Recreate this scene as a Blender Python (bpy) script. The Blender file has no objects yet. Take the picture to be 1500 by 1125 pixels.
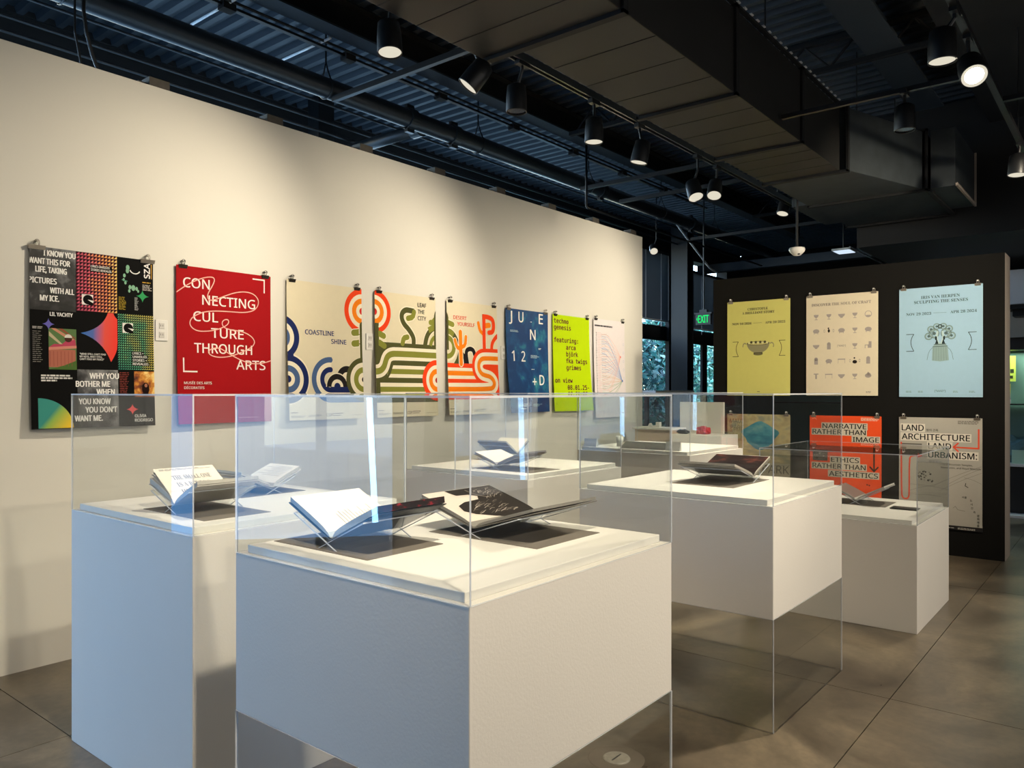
import bpy, bmesh, math, random, os
from mathutils import Vector, Matrix
from mathutils.geometry import tessellate_polygon
random.seed(4)
S = bpy.context.scene
COL = S.collection
PI = math.pi

# ------------------------------------------------------------------ camera
HC = 1.535
cd = bpy.data.cameras.new('camera'); cam = bpy.data.objects.new('camera', cd); COL.objects.link(cam)
cd.sensor_width = 36; cd.lens = 36*1135/1500; cd.shift_y = 10.5/1500; cd.clip_start = 0.02; cd.clip_end = 200
fw = Vector((0.7769, 0.6298, 0)).normalized()
cam.location = (0, 0, HC)
cam.rotation_euler = fw.to_track_quat('-Z', 'Y').to_euler()
S.camera = cam
# ------------------------------------------------------------------ view + cycles quality
vs = S.view_settings
vs.view_transform = 'Standard'; vs.look = 'None'; vs.gamma = 1; vs.use_curve_mapping = False
vs.exposure = 0.0
cy = S.cycles
cy.use_denoising = True
cy.max_bounces = 8; cy.diffuse_bounces = 4; cy.glossy_bounces = 4; cy.transmission_bounces = 4
cy.transparent_max_bounces = 64
cy.sample_clamp_indirect = 5; cy.caustics_reflective = False; cy.caustics_refractive = False
# ------------------------------------------------------------------ world sky
W = bpy.data.worlds.new('sky'); S.world = W; W.use_nodes = True
nt = W.node_tree; bg = nt.nodes['Background']
sk = nt.nodes.new('ShaderNodeTexSky'); sk.sky_type = 'NISHITA'; sk.sun_disc = False
sk.sun_elevation = math.radians(38); sk.sun_rotation = math.radians(200)
nt.links.new(sk.outputs[0], bg.inputs[0]); bg.inputs[1].default_value = 1.7

def area(name, loc, target, sx, sy, color, power):
    l = bpy.data.lights.new(name, 'AREA'); l.shape = 'RECTANGLE'; l.size = sx; l.size_y = sy
    l.color = color; l.energy = power
    o = bpy.data.objects.new(name, l); COL.objects.link(o); o.location = loc
    o.rotation_euler = (Vector(target)-Vector(loc)).to_track_quat('-Z', 'Y').to_euler()
    return o
# daylight through the glazed end wall behind the camera, and through the long side windows
area('end_window_daylight', (-1.60, 5.07, 1.15), (2.5, 3.0, 0.6), 0.055, 1.5, (0.35, 0.66, 1.0), 7)
area('glazed_bay_daylight', (-1.15, 6.0, 1.6), (1.4, 3.2, 0.8), 2.3, 2.9, (0.12, 0.44, 1.0), 78)
area('side_window_daylight', (4.8, 6.85, 3.4), (5.6, 2.0, 4.8), 15.0, 0.9, (0.36, 0.64, 1.0), 122)
area('added_side_fill', (3.2, -3.5, 1.3), (3.2, 2.0, 1.0), 9.4, 2.0, (1.0, 0.95, 0.88), 74)  # unseen fill panel added to brighten the right-hand case faces
LAMP = (1.0, 0.865, 0.655)
K = 1.28

# ------------------------------------------------------------------ materials
def lin(h):
    if isinstance(h, str):
        c = [int(h[i:i+2], 16)/255 for i in (0, 2, 4)]
        return tuple((v/12.92 if v <= 0.04045 else ((v+0.055)/1.055)**2.4) for v in c)+(1.0,)
    return tuple(h)+(1.0,)
_m = {}
def mat(name, col, rough=0.5, metal=0.0, var=0.06, scale=8.0, bump=0.0, bscale=120.0, spec=0.5, coat=0.0):
    if name in _m: return _m[name]
    m = bpy.data.materials.new(name); m.use_nodes = True; n = m.node_tree; b = n.nodes['Principled BSDF']
    c = lin(col)
    tc = n.nodes.new('ShaderNodeTexCoord')
    ns = n.nodes.new('ShaderNodeTexNoise'); ns.inputs['Scale'].default_value = scale; ns.inputs['Detail'].default_value = 4
    n.links.new(tc.outputs['Object'], ns.inputs['Vector'])
    mx = n.nodes.new('ShaderNodeMix'); mx.data_type = 'RGBA'
    mx.inputs['A'].default_value = tuple(v*(1-var) for v in c[:3])+(1,)
    mx.inputs['B'].default_value = tuple(min(1, v*(1+var)) for v in c[:3])+(1,)
    n.links.new(ns.outputs[0], mx.inputs['Factor']); n.links.new(mx.outputs['Result'], b.inputs['Base Color'])
    b.inputs['Roughness'].default_value = rough; b.inputs['Metallic'].default_value = metal
    b.inputs['Specular IOR Level'].default_value = spec; b.inputs['Coat Weight'].default_value = coat
    if bump:
        n2 = n.nodes.new('ShaderNodeTexNoise'); n2.inputs['Scale'].default_value = bscale; n2.inputs['Detail'].default_value = 3
        n.links.new(tc.outputs['Object'], n2.inputs['Vector'])
        bp = n.nodes.new('ShaderNodeBump'); bp.inputs['Strength'].default_value = bump; bp.inputs['Distance'].default_value = 0.004
        n.links.new(n2.outputs[0], bp.inputs['Height']); n.links.new(bp.outputs[0], b.inputs['Normal'])
    _m[name] = m; return m
def ink(h, rough=0.55):
    return mat('ink_'+h, h, .7, 0, 0.03, 20, spec=0.08)
def emis(name, col, st):
    m = bpy.data.materials.new(name); m.use_nodes = True; n = m.node_tree; n.nodes.clear()
    e = n.nodes.new('ShaderNodeEmission'); e.inputs[0].default_value = lin(col); e.inputs[1].default_value = st
    o = n.nodes.new('ShaderNodeOutputMaterial'); n.links.new(e.outputs[0], o.inputs[0]); return m
def gradient(name, cols, vec, noise=0.0, nscale=3.0, rough=0.5):
    """colour ramp across an object's own bounding box (printed gradient)"""
    m = bpy.data.materials.new(name); m.use_nodes = True; n = m.node_tree; b = n.nodes['Principled BSDF']
    tc = n.nodes.new('ShaderNodeTexCoord'); d = n.nodes.new('ShaderNodeVectorMath'); d.operation = 'DOT_PRODUCT'
    d.inputs[1].default_value = vec; n.links.new(tc.outputs['Generated'], d.inputs[0])
    r = n.nodes.new('ShaderNodeValToRGB')
    src = d.outputs['Value']
    if noise:
        ns = n.nodes.new('ShaderNodeTexNoise'); ns.inputs['Scale'].default_value = nscale; ns.inputs['Detail'].default_value = 5
        n.links.new(tc.outputs['Generated'], ns.inputs['Vector'])
        mm = n.nodes.new('ShaderNodeMath'); mm.operation = 'MULTIPLY_ADD'; mm.inputs[1].default_value = noise
        n.links.new(ns.outputs[0], mm.inputs[0]); n.links.new(src, mm.inputs[2])
        m2 = n.nodes.new('ShaderNodeMath'); m2.operation = 'SUBTRACT'; m2.inputs[1].default_value = noise*0.5-0.36
        n.links.new(mm.outputs[0], m2.inputs[0]); src = m2.outputs[0]
    n.links.new(src, r.inputs[0])
    while len(r.color_ramp.elements) < len(cols): r.color_ramp.elements.new(0.5)
    for i, (p, c) in enumerate(cols):
        r.color_ramp.elements[i].position = p; r.color_ramp.elements[i].color = lin(c)
    n.links.new(r.outputs[0], b.inputs['Base Color']); b.inputs['Roughness'].default_value = rough
    b.inputs['Specular IOR Level'].default_value = 0.3
    return m
def acrylic(name, tint, shade, edge=False):
    m = bpy.data.materials.new(name); m.use_nodes = True; n = m.node_tree; n.nodes.clear()
    o = n.nodes.new('ShaderNodeOutputMaterial'); t = n.nodes.new('ShaderNodeBsdfTransparent'); t.inputs[0].default_value = lin(tint)
    g = n.nodes.new('ShaderNodeBsdfGlossy'); g.inputs['Roughness'].default_value = 0.0; g.inputs[0].default_value = (1, 1, 1, 1)
    if edge:
        df = n.nodes.new('ShaderNodeBsdfPrincipled'); df.inputs['Base Color'].default_value = lin(shade); df.inputs['Roughness'].default_value = 0.15
        mx = n.nodes.new('ShaderNodeMixShader'); mx.inputs[0].default_value = 0.72
        n.links.new(t.outputs[0], mx.inputs[1]); n.links.new(df.outputs[0], mx.inputs[2]); n.links.new(mx.outputs[0], o.inputs[0]); return m
    fr = n.nodes.new('ShaderNodeFresnel'); fr.inputs[0].default_value = 1.49
    ge = n.nodes.new('ShaderNodeNewGeometry')
    s = n.nodes.new('ShaderNodeMath'); s.operation = 'SUBTRACT'; s.inputs[0].default_value = 1.0; n.links.new(ge.outputs['Backfacing'], s.inputs[1])
    k = n.nodes.new('ShaderNodeMath'); k.operation = 'MULTIPLY'; n.links.new(fr.outputs[0], k.inputs[0]); n.links.new(s.outputs[0], k.inputs[1])
    k2 = n.nodes.new('ShaderNodeMath'); k2.operation = 'MULTIPLY'; k2.inputs[1].default_value = 0.9; k2.use_clamp = True; n.links.new(k.outputs[0], k2.inputs[0])
    mx = n.nodes.new('ShaderNodeMixShader'); n.links.new(k2.outputs[0], mx.inputs[0])
    n.links.new(t.outputs[0], mx.inputs[1]); n.links.new(g.outputs[0], mx.inputs[2]); n.links.new(mx.outputs[0], o.inputs[0])
    return m
M_AC = acrylic('clear_acrylic', 'fbfcfc', 'ffffff')
M_ED = acrylic('polished_acrylic_edge', 'e8eef4', 'd6dae2', True)
M_WHITE = mat('white_wall_paint', 'dfdcd3', 0.75, 0, 0.015, 1.5, 0.05, 300)
M_PED = mat('white_plinth_paint', 'dcd8d2', 0.6, 0, 0.02, 3, 0.10, 110)
M_DECK = mat('white_deck_board', 'e9e6e0', 0.5, 0, 0.01, 3)
M_BLACKWALL = mat('black_wall_paint', '12110f', 0.9, 0, 0.05, 2, spec=.2)
M_RAW = mat('unpainted_panel_end', '9a8f85', 0.7, 0, 0.05, 4)
M_BLK = mat('black_ceiling_paint', '0f1012', 0.8, 0, 0.15, 4)
M_DKM = mat('dark_painted_metal', '17191b', 0.45, 0.2, 0.15, 6)
M_DUCT = mat('dark_duct_metal', '262523', 0.6, 0.1, 0.18, 3)
M_PIPE = mat('dark_pipe_paint', '1e2225', 0.4, 0.1, 0.15, 5)
M_DKDECK = mat('dark_blue_deck_paint', '343c44', 0.6, 0.1, 0.12, 3)
M_STEEL = mat('bright_conduit_steel', 'e4e6e8', 0.4, 0.1, 0.1, 10)  # near-white base stands in for lamp light on the bent conduit
M_CLIPD = mat('dark_clip_steel', '3a3632', 0.35, 0.6, 0.1, 30)
M_CLIPS = mat('silver_clip_steel', 'a8a096', 0.3, 0.8, 0.1, 30)
M_PLASTIC = mat('white_plastic', 'e6e4df', 0.4, 0, 0.02, 10)
M_MATBRD = mat('grey_mat_board', '6e675f', 0.8, 0, 0.04, 30)
M_PAPER = mat('book_paper', 'e9e4dc', 0.7, 0, 0.02, 20)
M_PAGEEDGE = mat('page_edges', 'b9b6b0', 0.8, 0, 0.12, 90)
M_LAMPBODY = mat('lamp_housing', '131416', 0.4, 0.1, 0.1, 10)
M_LENS = emis('lamp_lens_glow', 'f2ead4', 0.86)
M_HOT = emis('lamp_lens_hot', 'fff0da', 14.0)
M_OFF = mat('lamp_lens_off', '2a2a2a', 0.2)
# polished concrete
def concrete():
    m = bpy.data.materials.new('polished_concrete'); m.use_nodes = True; n = m.node_tree; b = n.nodes['Principled BSDF']
    tc = n.nodes.new('ShaderNodeTexCoord')
    a = n.nodes.new('ShaderNodeTexNoise'); a.inputs['Scale'].default_value = 1.1; a.inputs['Detail'].default_value = 7; a.inputs['Roughness'].default_value = 0.62; a.inputs['Distortion'].default_value = 0.6
    f = n.nodes.new('ShaderNodeTexNoise'); f.inputs['Scale'].default_value = 30; f.inputs['Detail'].default_value = 5
    n.links.new(tc.outputs['Object'], a.inputs['Vector']); n.links.new(tc.outputs['Object'], f.inputs['Vector'])
    r = n.nodes.new('ShaderNodeValToRGB'); e = r.color_ramp.elements
    e[0].position = 0.34; e[0].color = lin('3c342b'); e[1].position = 0.68; e[1].color = lin('857864')
    x = e.new(0.5); x.color = lin('5e5548')
    n.links.new(a.outputs[0], r.inputs[0])
    mx = n.nodes.new('ShaderNodeMix'); mx.data_type = 'RGBA'; mx.blend_type = 'MULTIPLY'; mx.inputs['Factor'].default_value = 0.35
    r2 = n.nodes.new('ShaderNodeValToRGB'); r2.color_ramp.elements[0].position = 0.35; r2.color_ramp.elements[0].color = (0.6, 0.6, 0.6, 1); r2.color_ramp.elements[1].position = 0.6
    n.links.new(f.outputs[0], r2.inputs[0]); n.links.new(r.outputs[0], mx.inputs['A']); n.links.new(r2.outputs[0], mx.inputs['B'])
    n.links.new(mx.outputs['Result'], b.inputs['Base Color'])
    rr = n.nodes.new('ShaderNodeMapRange'); rr.inputs['To Min'].default_value = 0.2; rr.inputs['To Max'].default_value = 0.42
    n.links.new(a.outputs[0], rr.inputs['Value']); n.links.new(rr.outputs[0], b.inputs['Roughness'])
    return m
M_CONC = concrete()

# ------------------------------------------------------------------ mesh helpers
class MB:
    def __init__(s): s.v = []; s.f = []; s.m = []
    def face(s, pts, mi=0):
        i = len(s.v); s.v += [tuple(p) for p in pts]; s.f.append(tuple(range(i, i+len(pts)))); s.m.append(mi)
    def box(s, x0, y0, z0, x1, y1, z1, mi=0, faces=None):
        i = len(s.v)
        s.v += [(x0, y0, z0), (x1, y0, z0), (x1, y1, z0), (x0, y1, z0), (x0, y0, z1), (x1, y0, z1), (x1, y1, z1), (x0, y1, z1)]
        q = [(3, 2, 1, 0), (4, 5, 6, 7), (0, 1, 5, 4), (1, 2, 6, 5), (2, 3, 7, 6), (3, 0, 4, 7)]   # -z +z -y +x +y -x
        for k, t in enumerate(q):
            s.f.append(tuple(i+j for j in t)); s.m.append(faces[k] if faces else mi)
        return s
    def tube(s, p, q, r, n=12, mi=0, r2=None, caps=True):
        p = Vector(p); q = Vector(q); d = (q-p).normalized(); r2 = r if r2 is None else r2
        u = d.orthogonal().normalized(); w = d.cross(u); i = len(s.v)
        for c, rr in ((p, r), (q, r2)):
            for k in range(n):
                a = 2*PI*k/n; s.v.append(tuple(c+u*(math.cos(a)*rr)+w*(math.sin(a)*rr)))
        for k in range(n):
            s.f.append((i+k, i+(k+1) % n, i+n+(k+1) % n, i+n+k)); s.m.append(mi)
        if caps:
            s.f.append(tuple(i+k for k in range(n-1, -1, -1))); s.m.append(mi)
            s.f.append(tuple(i+n+k for k in range(n))); s.m.append(mi)
        return s
    def path(s, pts, r, n=8, mi=0):
        pts = [Vector(p) for p in pts]; i0 = len(s.v); u = None
        for k, p in enumerate(pts):
            a = pts[max(0, k-1)]; b = pts[min(len(pts)-1, k+1)]; d = (b-a).normalized()
            if u is None: u = d.orthogonal().normalized()
            else: u = (u-d*u.dot(d)).normalized()
            w = d.cross(u)
            for j in range(n):
                t = 2*PI*j/n; s.v.append(tuple(p+u*(math.cos(t)*r)+w*(math.sin(t)*r)))
        for k in range(len(pts)-1):
            for j in range(n):
                a = i0+k*n+j; b = i0+k*n+(j+1) % n
                s.f.append((a, b, b+n, a+n)); s.m.append(mi)
        s.f.append(tuple(i0+j for j in range(n-1, -1, -1))); s.m.append(mi)
        e = i0+(len(pts)-1)*n; s.f.append(tuple(e+j for j in range(n))); s.m.append(mi)
        return s
    def prism(s, poly, d, mi=0, mis=None):
        """poly: list of 3D points (planar loop), extruded by vector d"""
        d = Vector(d); n = len(poly); i = len(s.v)
        s.v += [tuple(p) for p in poly]+[tuple(Vector(p)+d) for p in poly]
        s.f.append(tuple(i+k for k in range(n-1, -1, -1))); s.m.append(mi)
        s.f.append(tuple(i+n+k for k in range(n))); s.m.append(mi)
        for k in range(n):
            s.f.append((i+k, i+(k+1) % n, i+n+(k+1) % n, i+n+k)); s.m.append(mis[k] if mis else mi)
        return s
    def lathe(s, c, axis, prof, n=24, mi=0):
        """prof: (radius, height along axis)"""
        c = Vector(c); d = Vector(axis).normalized(); u = d.orthogonal().normalized(); w = d.cross(u); i = len(s.v)
        for r, h in prof:
            for k in range(n):
                a = 2*PI*k/n; s.v.append(tuple(c+d*h+u*(math.cos(a)*r)+w*(math.sin(a)*r)))
        for j in range(len(prof)-1):
            for k in range(n):
                s.f.append((i+j*n+k, i+j*n+(k+1) % n, i+(j+1)*n+(k+1) % n, i+(j+1)*n+k)); s.m.append(mi)
        return s
def wloc(o):
    v = Vector((0, 0, 0))
    while o is not None: v += o.location; o = o.parent
    return v
def link(name, mb, mats, parent=None, smooth=False, origin=None, bevel=0.0, kind=None, label=None):
    off = wloc(parent) if parent else Vector(origin or (0, 0, 0))
    me = bpy.data.meshes.new(name)
    me.from_pydata([tuple(Vector(p)-off) for p in mb.v], [], mb.f)
    for m in (mats if isinstance(mats, (list, tuple)) else [mats]): me.materials.append(m)
    me.polygons.foreach_set('material_index', mb.m)
    me.update()
    bm = bmesh.new(); bm.from_mesh(me); bmesh.ops.recalc_face_normals(bm, faces=bm.faces); bm.to_mesh(me); bm.free()
    if smooth:
        me.polygons.foreach_set('use_smooth', [len(p.vertices) == 4 for p in me.polygons])
    o = bpy.data.objects.new(name, me); COL.objects.link(o)
    if parent: o.parent = parent
    else: o.location = off
    if bevel:
        b = o.modifiers.new('bevel', 'BEVEL'); b.width = bevel; b.segments = 2; b.limit_method = 'ANGLE'
    if kind: o['kind'] = kind
    if label: o['label'] = label
    return o
def tag(o, label, cat, group=None):
    o['label'] = label; o['category'] = cat
    if group: o['group'] = group
    return o
def thing(name, label, cat, loc, group=None):
    o = bpy.data.objects.new(name, None); o.empty_display_size = 0.05; COL.objects.link(o); o.location = loc
    return tag(o, label, cat, group)

# ------------------------------------------------------------------ SETTING
XB, YR, YW, ZC = -1.7, -3.6, 7.1, 4.6       # back wall x, right wall y, window wall y, deck height
# floor: sub-slab and concrete slabs with saw-cut joints
fl = link('floor', MB().box(XB-.1, YR-.1, -0.3, 17.2, YW+.1, -0.012), mat('dark_joint_base', '302c27', 0.9), kind='structure')  # dark sub-slab visible in the open joints
xs = [XB-.2, -1.31, 1.44, 4.19, 6.94, 9.69, 12.44, 17.2]; ys = [YR-.1, -1.78, .97, 3.71, YW+.1]
for i in range(len(xs)-1):
    for j in range(len(ys)-1):
        link('slab', MB().box(xs[i]+.0022, ys[j]+.0022, -0.012, xs[i+1]-.0022, ys[j+1]-.0022, 0), M_CONC, fl)
# long white partition, black partition
wl = link('wall_left', MB().box(0.4, 4.76, 0.0, 8.42, 4.92, 3.43), M_WHITE, kind='structure', origin=(0, 4.76, 0))
for k in range(8):
    x = 2.33+.84*k
    link('bracket', MB().box(x, 4.80, 3.43, x+.13, 4.9, 3.50).box(x-.05, 4.84, 3.43, x, 4.88, 3.47), mat('weathered_bracket', '55504a', .8, 0, .3, 30), wl)
link('wall_center', MB().box(8.21, 0.945, 0, 8.56, 3.735, 2.785, faces=[0, 0, 1, 0, 0, 0]), [M_BLACKWALL, M_RAW], kind='structure', origin=(8.21, 2.3, 0))
# outer walls
M_ROOM = mat('grey_gallery_wall', '9c9a96', 0.8, 0, 0.03, 2)
link('wall_right', MB().box(XB-.1, YR-.2, 0, 17.2, YR, ZC), M_ROOM, kind='structure')
link('wall_far', MB().box(17.0, YR, 0, 17.2, YW, ZC), M_BLACKWALL, kind='structure')
# back wall with tall glazed bays
wb = MB()
wb.box(XB-.2, YR, 0, XB, 2.9, ZC); wb.box(XB-.2, 2.9, 2.95, XB, YW, ZC); wb.box(XB-.2, 2.9, 0, XB, 4.0, 2.95); wb.box(XB-.2, 4.0, 0, XB, 4.9, 2.95)
link('wall_back', wb, mat('mid_grey_back_wall', '6e6e6e', .8), kind='structure')
w3 = link('window_3', MB().box(XB-.12, 4.9, 0, XB-.04, 4.96, 2.95).box(XB-.12, 5.96, 0, XB-.04, 6.02, 2.95).box(XB-.12, 7.04, 0, XB-.04, 7.1, 2.95).box(XB-.12, 4.9, 2.87, XB-.04, 7.1, 2.95).box(XB-.12, 4.9, 0, XB-.04, 7.1, .06), M_DKM, kind='structure')
link('pane', MB().box(XB-.09, 4.96, 0.06, XB-.08, 7.04, 2.87), M_AC, w3)
# window wall
ww = MB()
ww.box(XB-.2, YW, 0, -1.2, YW+.25, ZC); ww.box(XB-.2, YW-.02, ZC, 17, YW+.25, ZC+.06)
ww.box(-1.2, YW, 0, 12.2, YW+.25, 2.53); ww.box(-1.2, YW, 4.2, 17, YW+.25, ZC)
ww.box(12.2, YW, 0, 17, YW+.25, 0.5)
ww.box(12.2, YW, 2.53, 17, YW+.25, 2.78)
ww.box(13.5, YW-.05, 0.5, 14.33, YW+.03, 4.2)
ww.box(15.03, YW-.02, .5, 15.26, YW+.03, 2.53)
ww.box(16.3, YW, .5, 17, YW+.25, 4.2)
for x in (0.4, 3.0, 5.6, 8.2, 10.8): ww.box(x, YW, 2.53, x+.25, YW+.25, 4.2)
link('wall_window', ww, M_BLK, kind='structure')
def window(n, x0, x1, blind_top, blind_bot, mulls):
    o = MB()
    for x in mulls: o.box(x-.02, YW-.02, 0.5, x+.02, YW+.03, 2.53)
    o.box(x0, YW-.03, 2.50, x1, YW+.03, 2.53).box(x0, YW-.03, .5, x1, YW+.03, .56)
    w = link('window_%d' % n, o, M_DKM, kind='structure')
    link('pane', MB().box(x0, YW+.01, 0.56, x1, YW+.018, 2.50), M_AC, w)
    link('pane', MB().box(x0, YW+.01, 2.78, x1, YW+.018, 4.2), M_AC, w)
    b = MB(); z = blind_bot+.03
    while z < blind_top-.04:
        b.face([(x0+.03, YW-.045, z-.012), (x1-.03, YW-.045, z-.012), (x1-.03, YW-.036, z+.016), (x0+.03, YW-.036, z+.016)]); z += .024
    link('blind_slats', b, mat('grey_blind_slat', '565d63', 0.5, 0, 0.05), w, kind='stuff')
    link('blind_rail', MB().box(x0+.02, YW-.06, blind_bot, x1-.02, YW-.02, blind_bot+.025), M_STEEL, w)
    link('blind_head', MB().box(x0+.02, YW-.07, blind_top-.04, x1-.02, YW-.01, blind_top), M_DKM, w)
    for k in range(2): 
        x = x0+(x1-x0)*(.3+.45*k); link('blind_cord', MB().tube((x, YW-.055, blind_bot-.1), (x, YW-.055, blind_top), .006, 6), M_PLASTIC, w)
window(1, 12.2, 13.5, 4.18, 2.86, [])
window(2, 14.33, 16.3, 3.98, 2.80, [])
# ceiling: corrugated metal deck, ribs across the room
cb = MB(); x = XB; P = .15; y0, y1 = 1.2, YW-.02
while x < 17:
    a = [(x, ZC), (x+.05, ZC), (x+.065, ZC+.05), (x+.135, ZC+.05), (x+.15, ZC)]
    for (xa, za), (xb_, zb) in zip(a[:-1], a[1:]):
        cb.face([(xa, y0, za), (xb_, y0, zb), (xb_, y1, zb), (xa, y1, za)])
    x += P
cb.box(XB-.2, YR, ZC+.06, 17.2, YW+.2, ZC+.12)
link('ceiling', cb, M_DKDECK, kind='structure')
link('ceiling_panel', MB().box(XB, YR, 4.3, 17, 1.2, 4.36), M_BLK, kind='structure')
# dropped soffit above and before the black partition
link('soffit', MB().box(9.3, -3.6, 3.163, 13.5, 2.50, ZC-.01, faces=[1, 0, 0, 0, 0, 0]), [M_BLK, mat('soffit_underside_paint', '26292b', 0.7)], kind='structure')

# ------------------------------------------------------------------ DISPLAY CASES
T = .006
def panel(parent, name, x0, y0, z0, x1, y1, z1):
    d = (x1-x0, y1-y0, z1-z0); k = d.index(min(d))
    fm = [1]*6
    for a, pr in ((0, (3, 5)), (1, (2, 4)), (2, (0, 1))):
        if a == k: fm[pr[0]] = fm[pr[1]] = 0
    return link(name, MB().box(x0, y0, z0, x1, y1, z1, faces=fm), [M_AC, M_ED], parent)
def acrylic_box(root, nm, x0, y0, x1, y1, z0, z1, top=True):
    zt = z1-(T if top else 0)
    panel(root, nm, x0, y0, z0, x0+T, y1, zt); panel(root, nm, x1-T, y0, z0, x1, y1, zt)
    panel(root, nm, x0+T, y0, z0, x1-T, y0+T, zt); panel(root, nm, x0+T, y1-T, z0, x1-T, y1, zt)
    if top: panel(root, nm, x0, y0, zt, x1, y1, z1)
def case(label, x0, y0, x1, y1, zb, zt, zv, group):
    r = thing('display_case', label, 'display case', ((x0+x1)/2, (y0+y1)/2, 0), group)
    link('pedestal', MB().box(x0+.001, y0+.001, zb, x1-.001, y1-.001, zt), M_PED, r, bevel=.003)
    link('deck_board', MB().box(x0+.022, y0+.036, zt, x1-.022, y1-.036, zt+.026), M_DECK, r, bevel=.002)
    acrylic_box(r, 'cover_panel', x0, y0, x1, y1, zt+.0005, zv)
    if zb > 0: acrylic_box(r, 'base_panel', x0, y0, x1, y1, 0.0, zb-.0005, top=False)
    return r
GC = 'acrylic topped display cases'
case('large white display case in front, raised on a clear acrylic base, holding two open books', 1.378, 1.248, 2.412, 2.265, .508, 1.016, 1.524, GC)
case('white display case on a clear acrylic base holding one dark open book, right of centre', 3.43, 1.275, 4.46, 2.32, .508, 1.016, 1.524, GC)
case('tall white display case on the left with a blue lit side standing on the floor', 1.425, 2.618, 2.455, 3.65, 0, 1.016, 1.524, GC)
case('white display case behind the front one with two pale open books on it', 3.552, 2.762, 4.60, 3.79, 0, 1.016, 1.524, GC)
case('far white display case holding a grey wedge and small white placards', 5.73, 2.806, 6.80, 3.90, 0, 1.016, 1.524, GC)
case('low white display case at the right before the grey land architecture poster', 5.40, 1.09, 6.44, 2.11, 0, .686, 1.132, GC)

# ------------------------------------------------------------------ 2D print canvas
FD = os.path.join(bpy.utils.resource_path('LOCAL'), 'datafiles', 'fonts')
def ldf(n):
    try: return bpy.data.fonts.load(os.path.join(FD, n))
    except Exception: return None
FONTS = {'sans': ldf('NotoSansHebrew-Regular.woff2'), 'mono': ldf('DejaVuSansMono.woff2'), 'cjk': ldf('Noto Sans CJK Regular.woff2'), 'serif': ldf('NotoSansMath-Regular.woff2')}
def serifize(s):
    if FONTS['serif'] is None: return s
    o = ''
    for c in s:
        if 'A' <= c <= 'Z': o += chr(0x1D400+ord(c)-65)
        elif 'a' <= c <= 'z': o += chr(0x1D41A+ord(c)-97)
        elif '0' <= c <= '9': o += chr(0x1D7CE+ord(c)-48)
        else: o += c
    return o
_tc = {}
def text_geo(s, font, off):
    k = (s, font, off)
    if k in _tc: return _tc[k]
    c = bpy.data.curves.new('t', 'FONT'); c.body = serifize(s) if font == 'serif' else s
    if FONTS.get(font): c.font = FONTS[font]
    c.resolution_u = 2; c.offset = off
    o = bpy.data.objects.new('t', c); m = o.to_mesh()
    v = [(p.co.x, p.co.y) for p in m.vertices]; f = [tuple(p.vertices) for p in m.polygons]
    o.to_mesh_clear(); bpy.data.objects.remove(o); bpy.data.curves.remove(c)
    _tc[k] = (v, f); return v, f
def capheight(font):
    v, f = text_geo('x' if font == 'mono' else ('\uD55C' if font == 'cjk' else 'H'), font, 0.0)
    return (max(p[1] for p in v) - min(p[1] for p in v)) or .7
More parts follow.
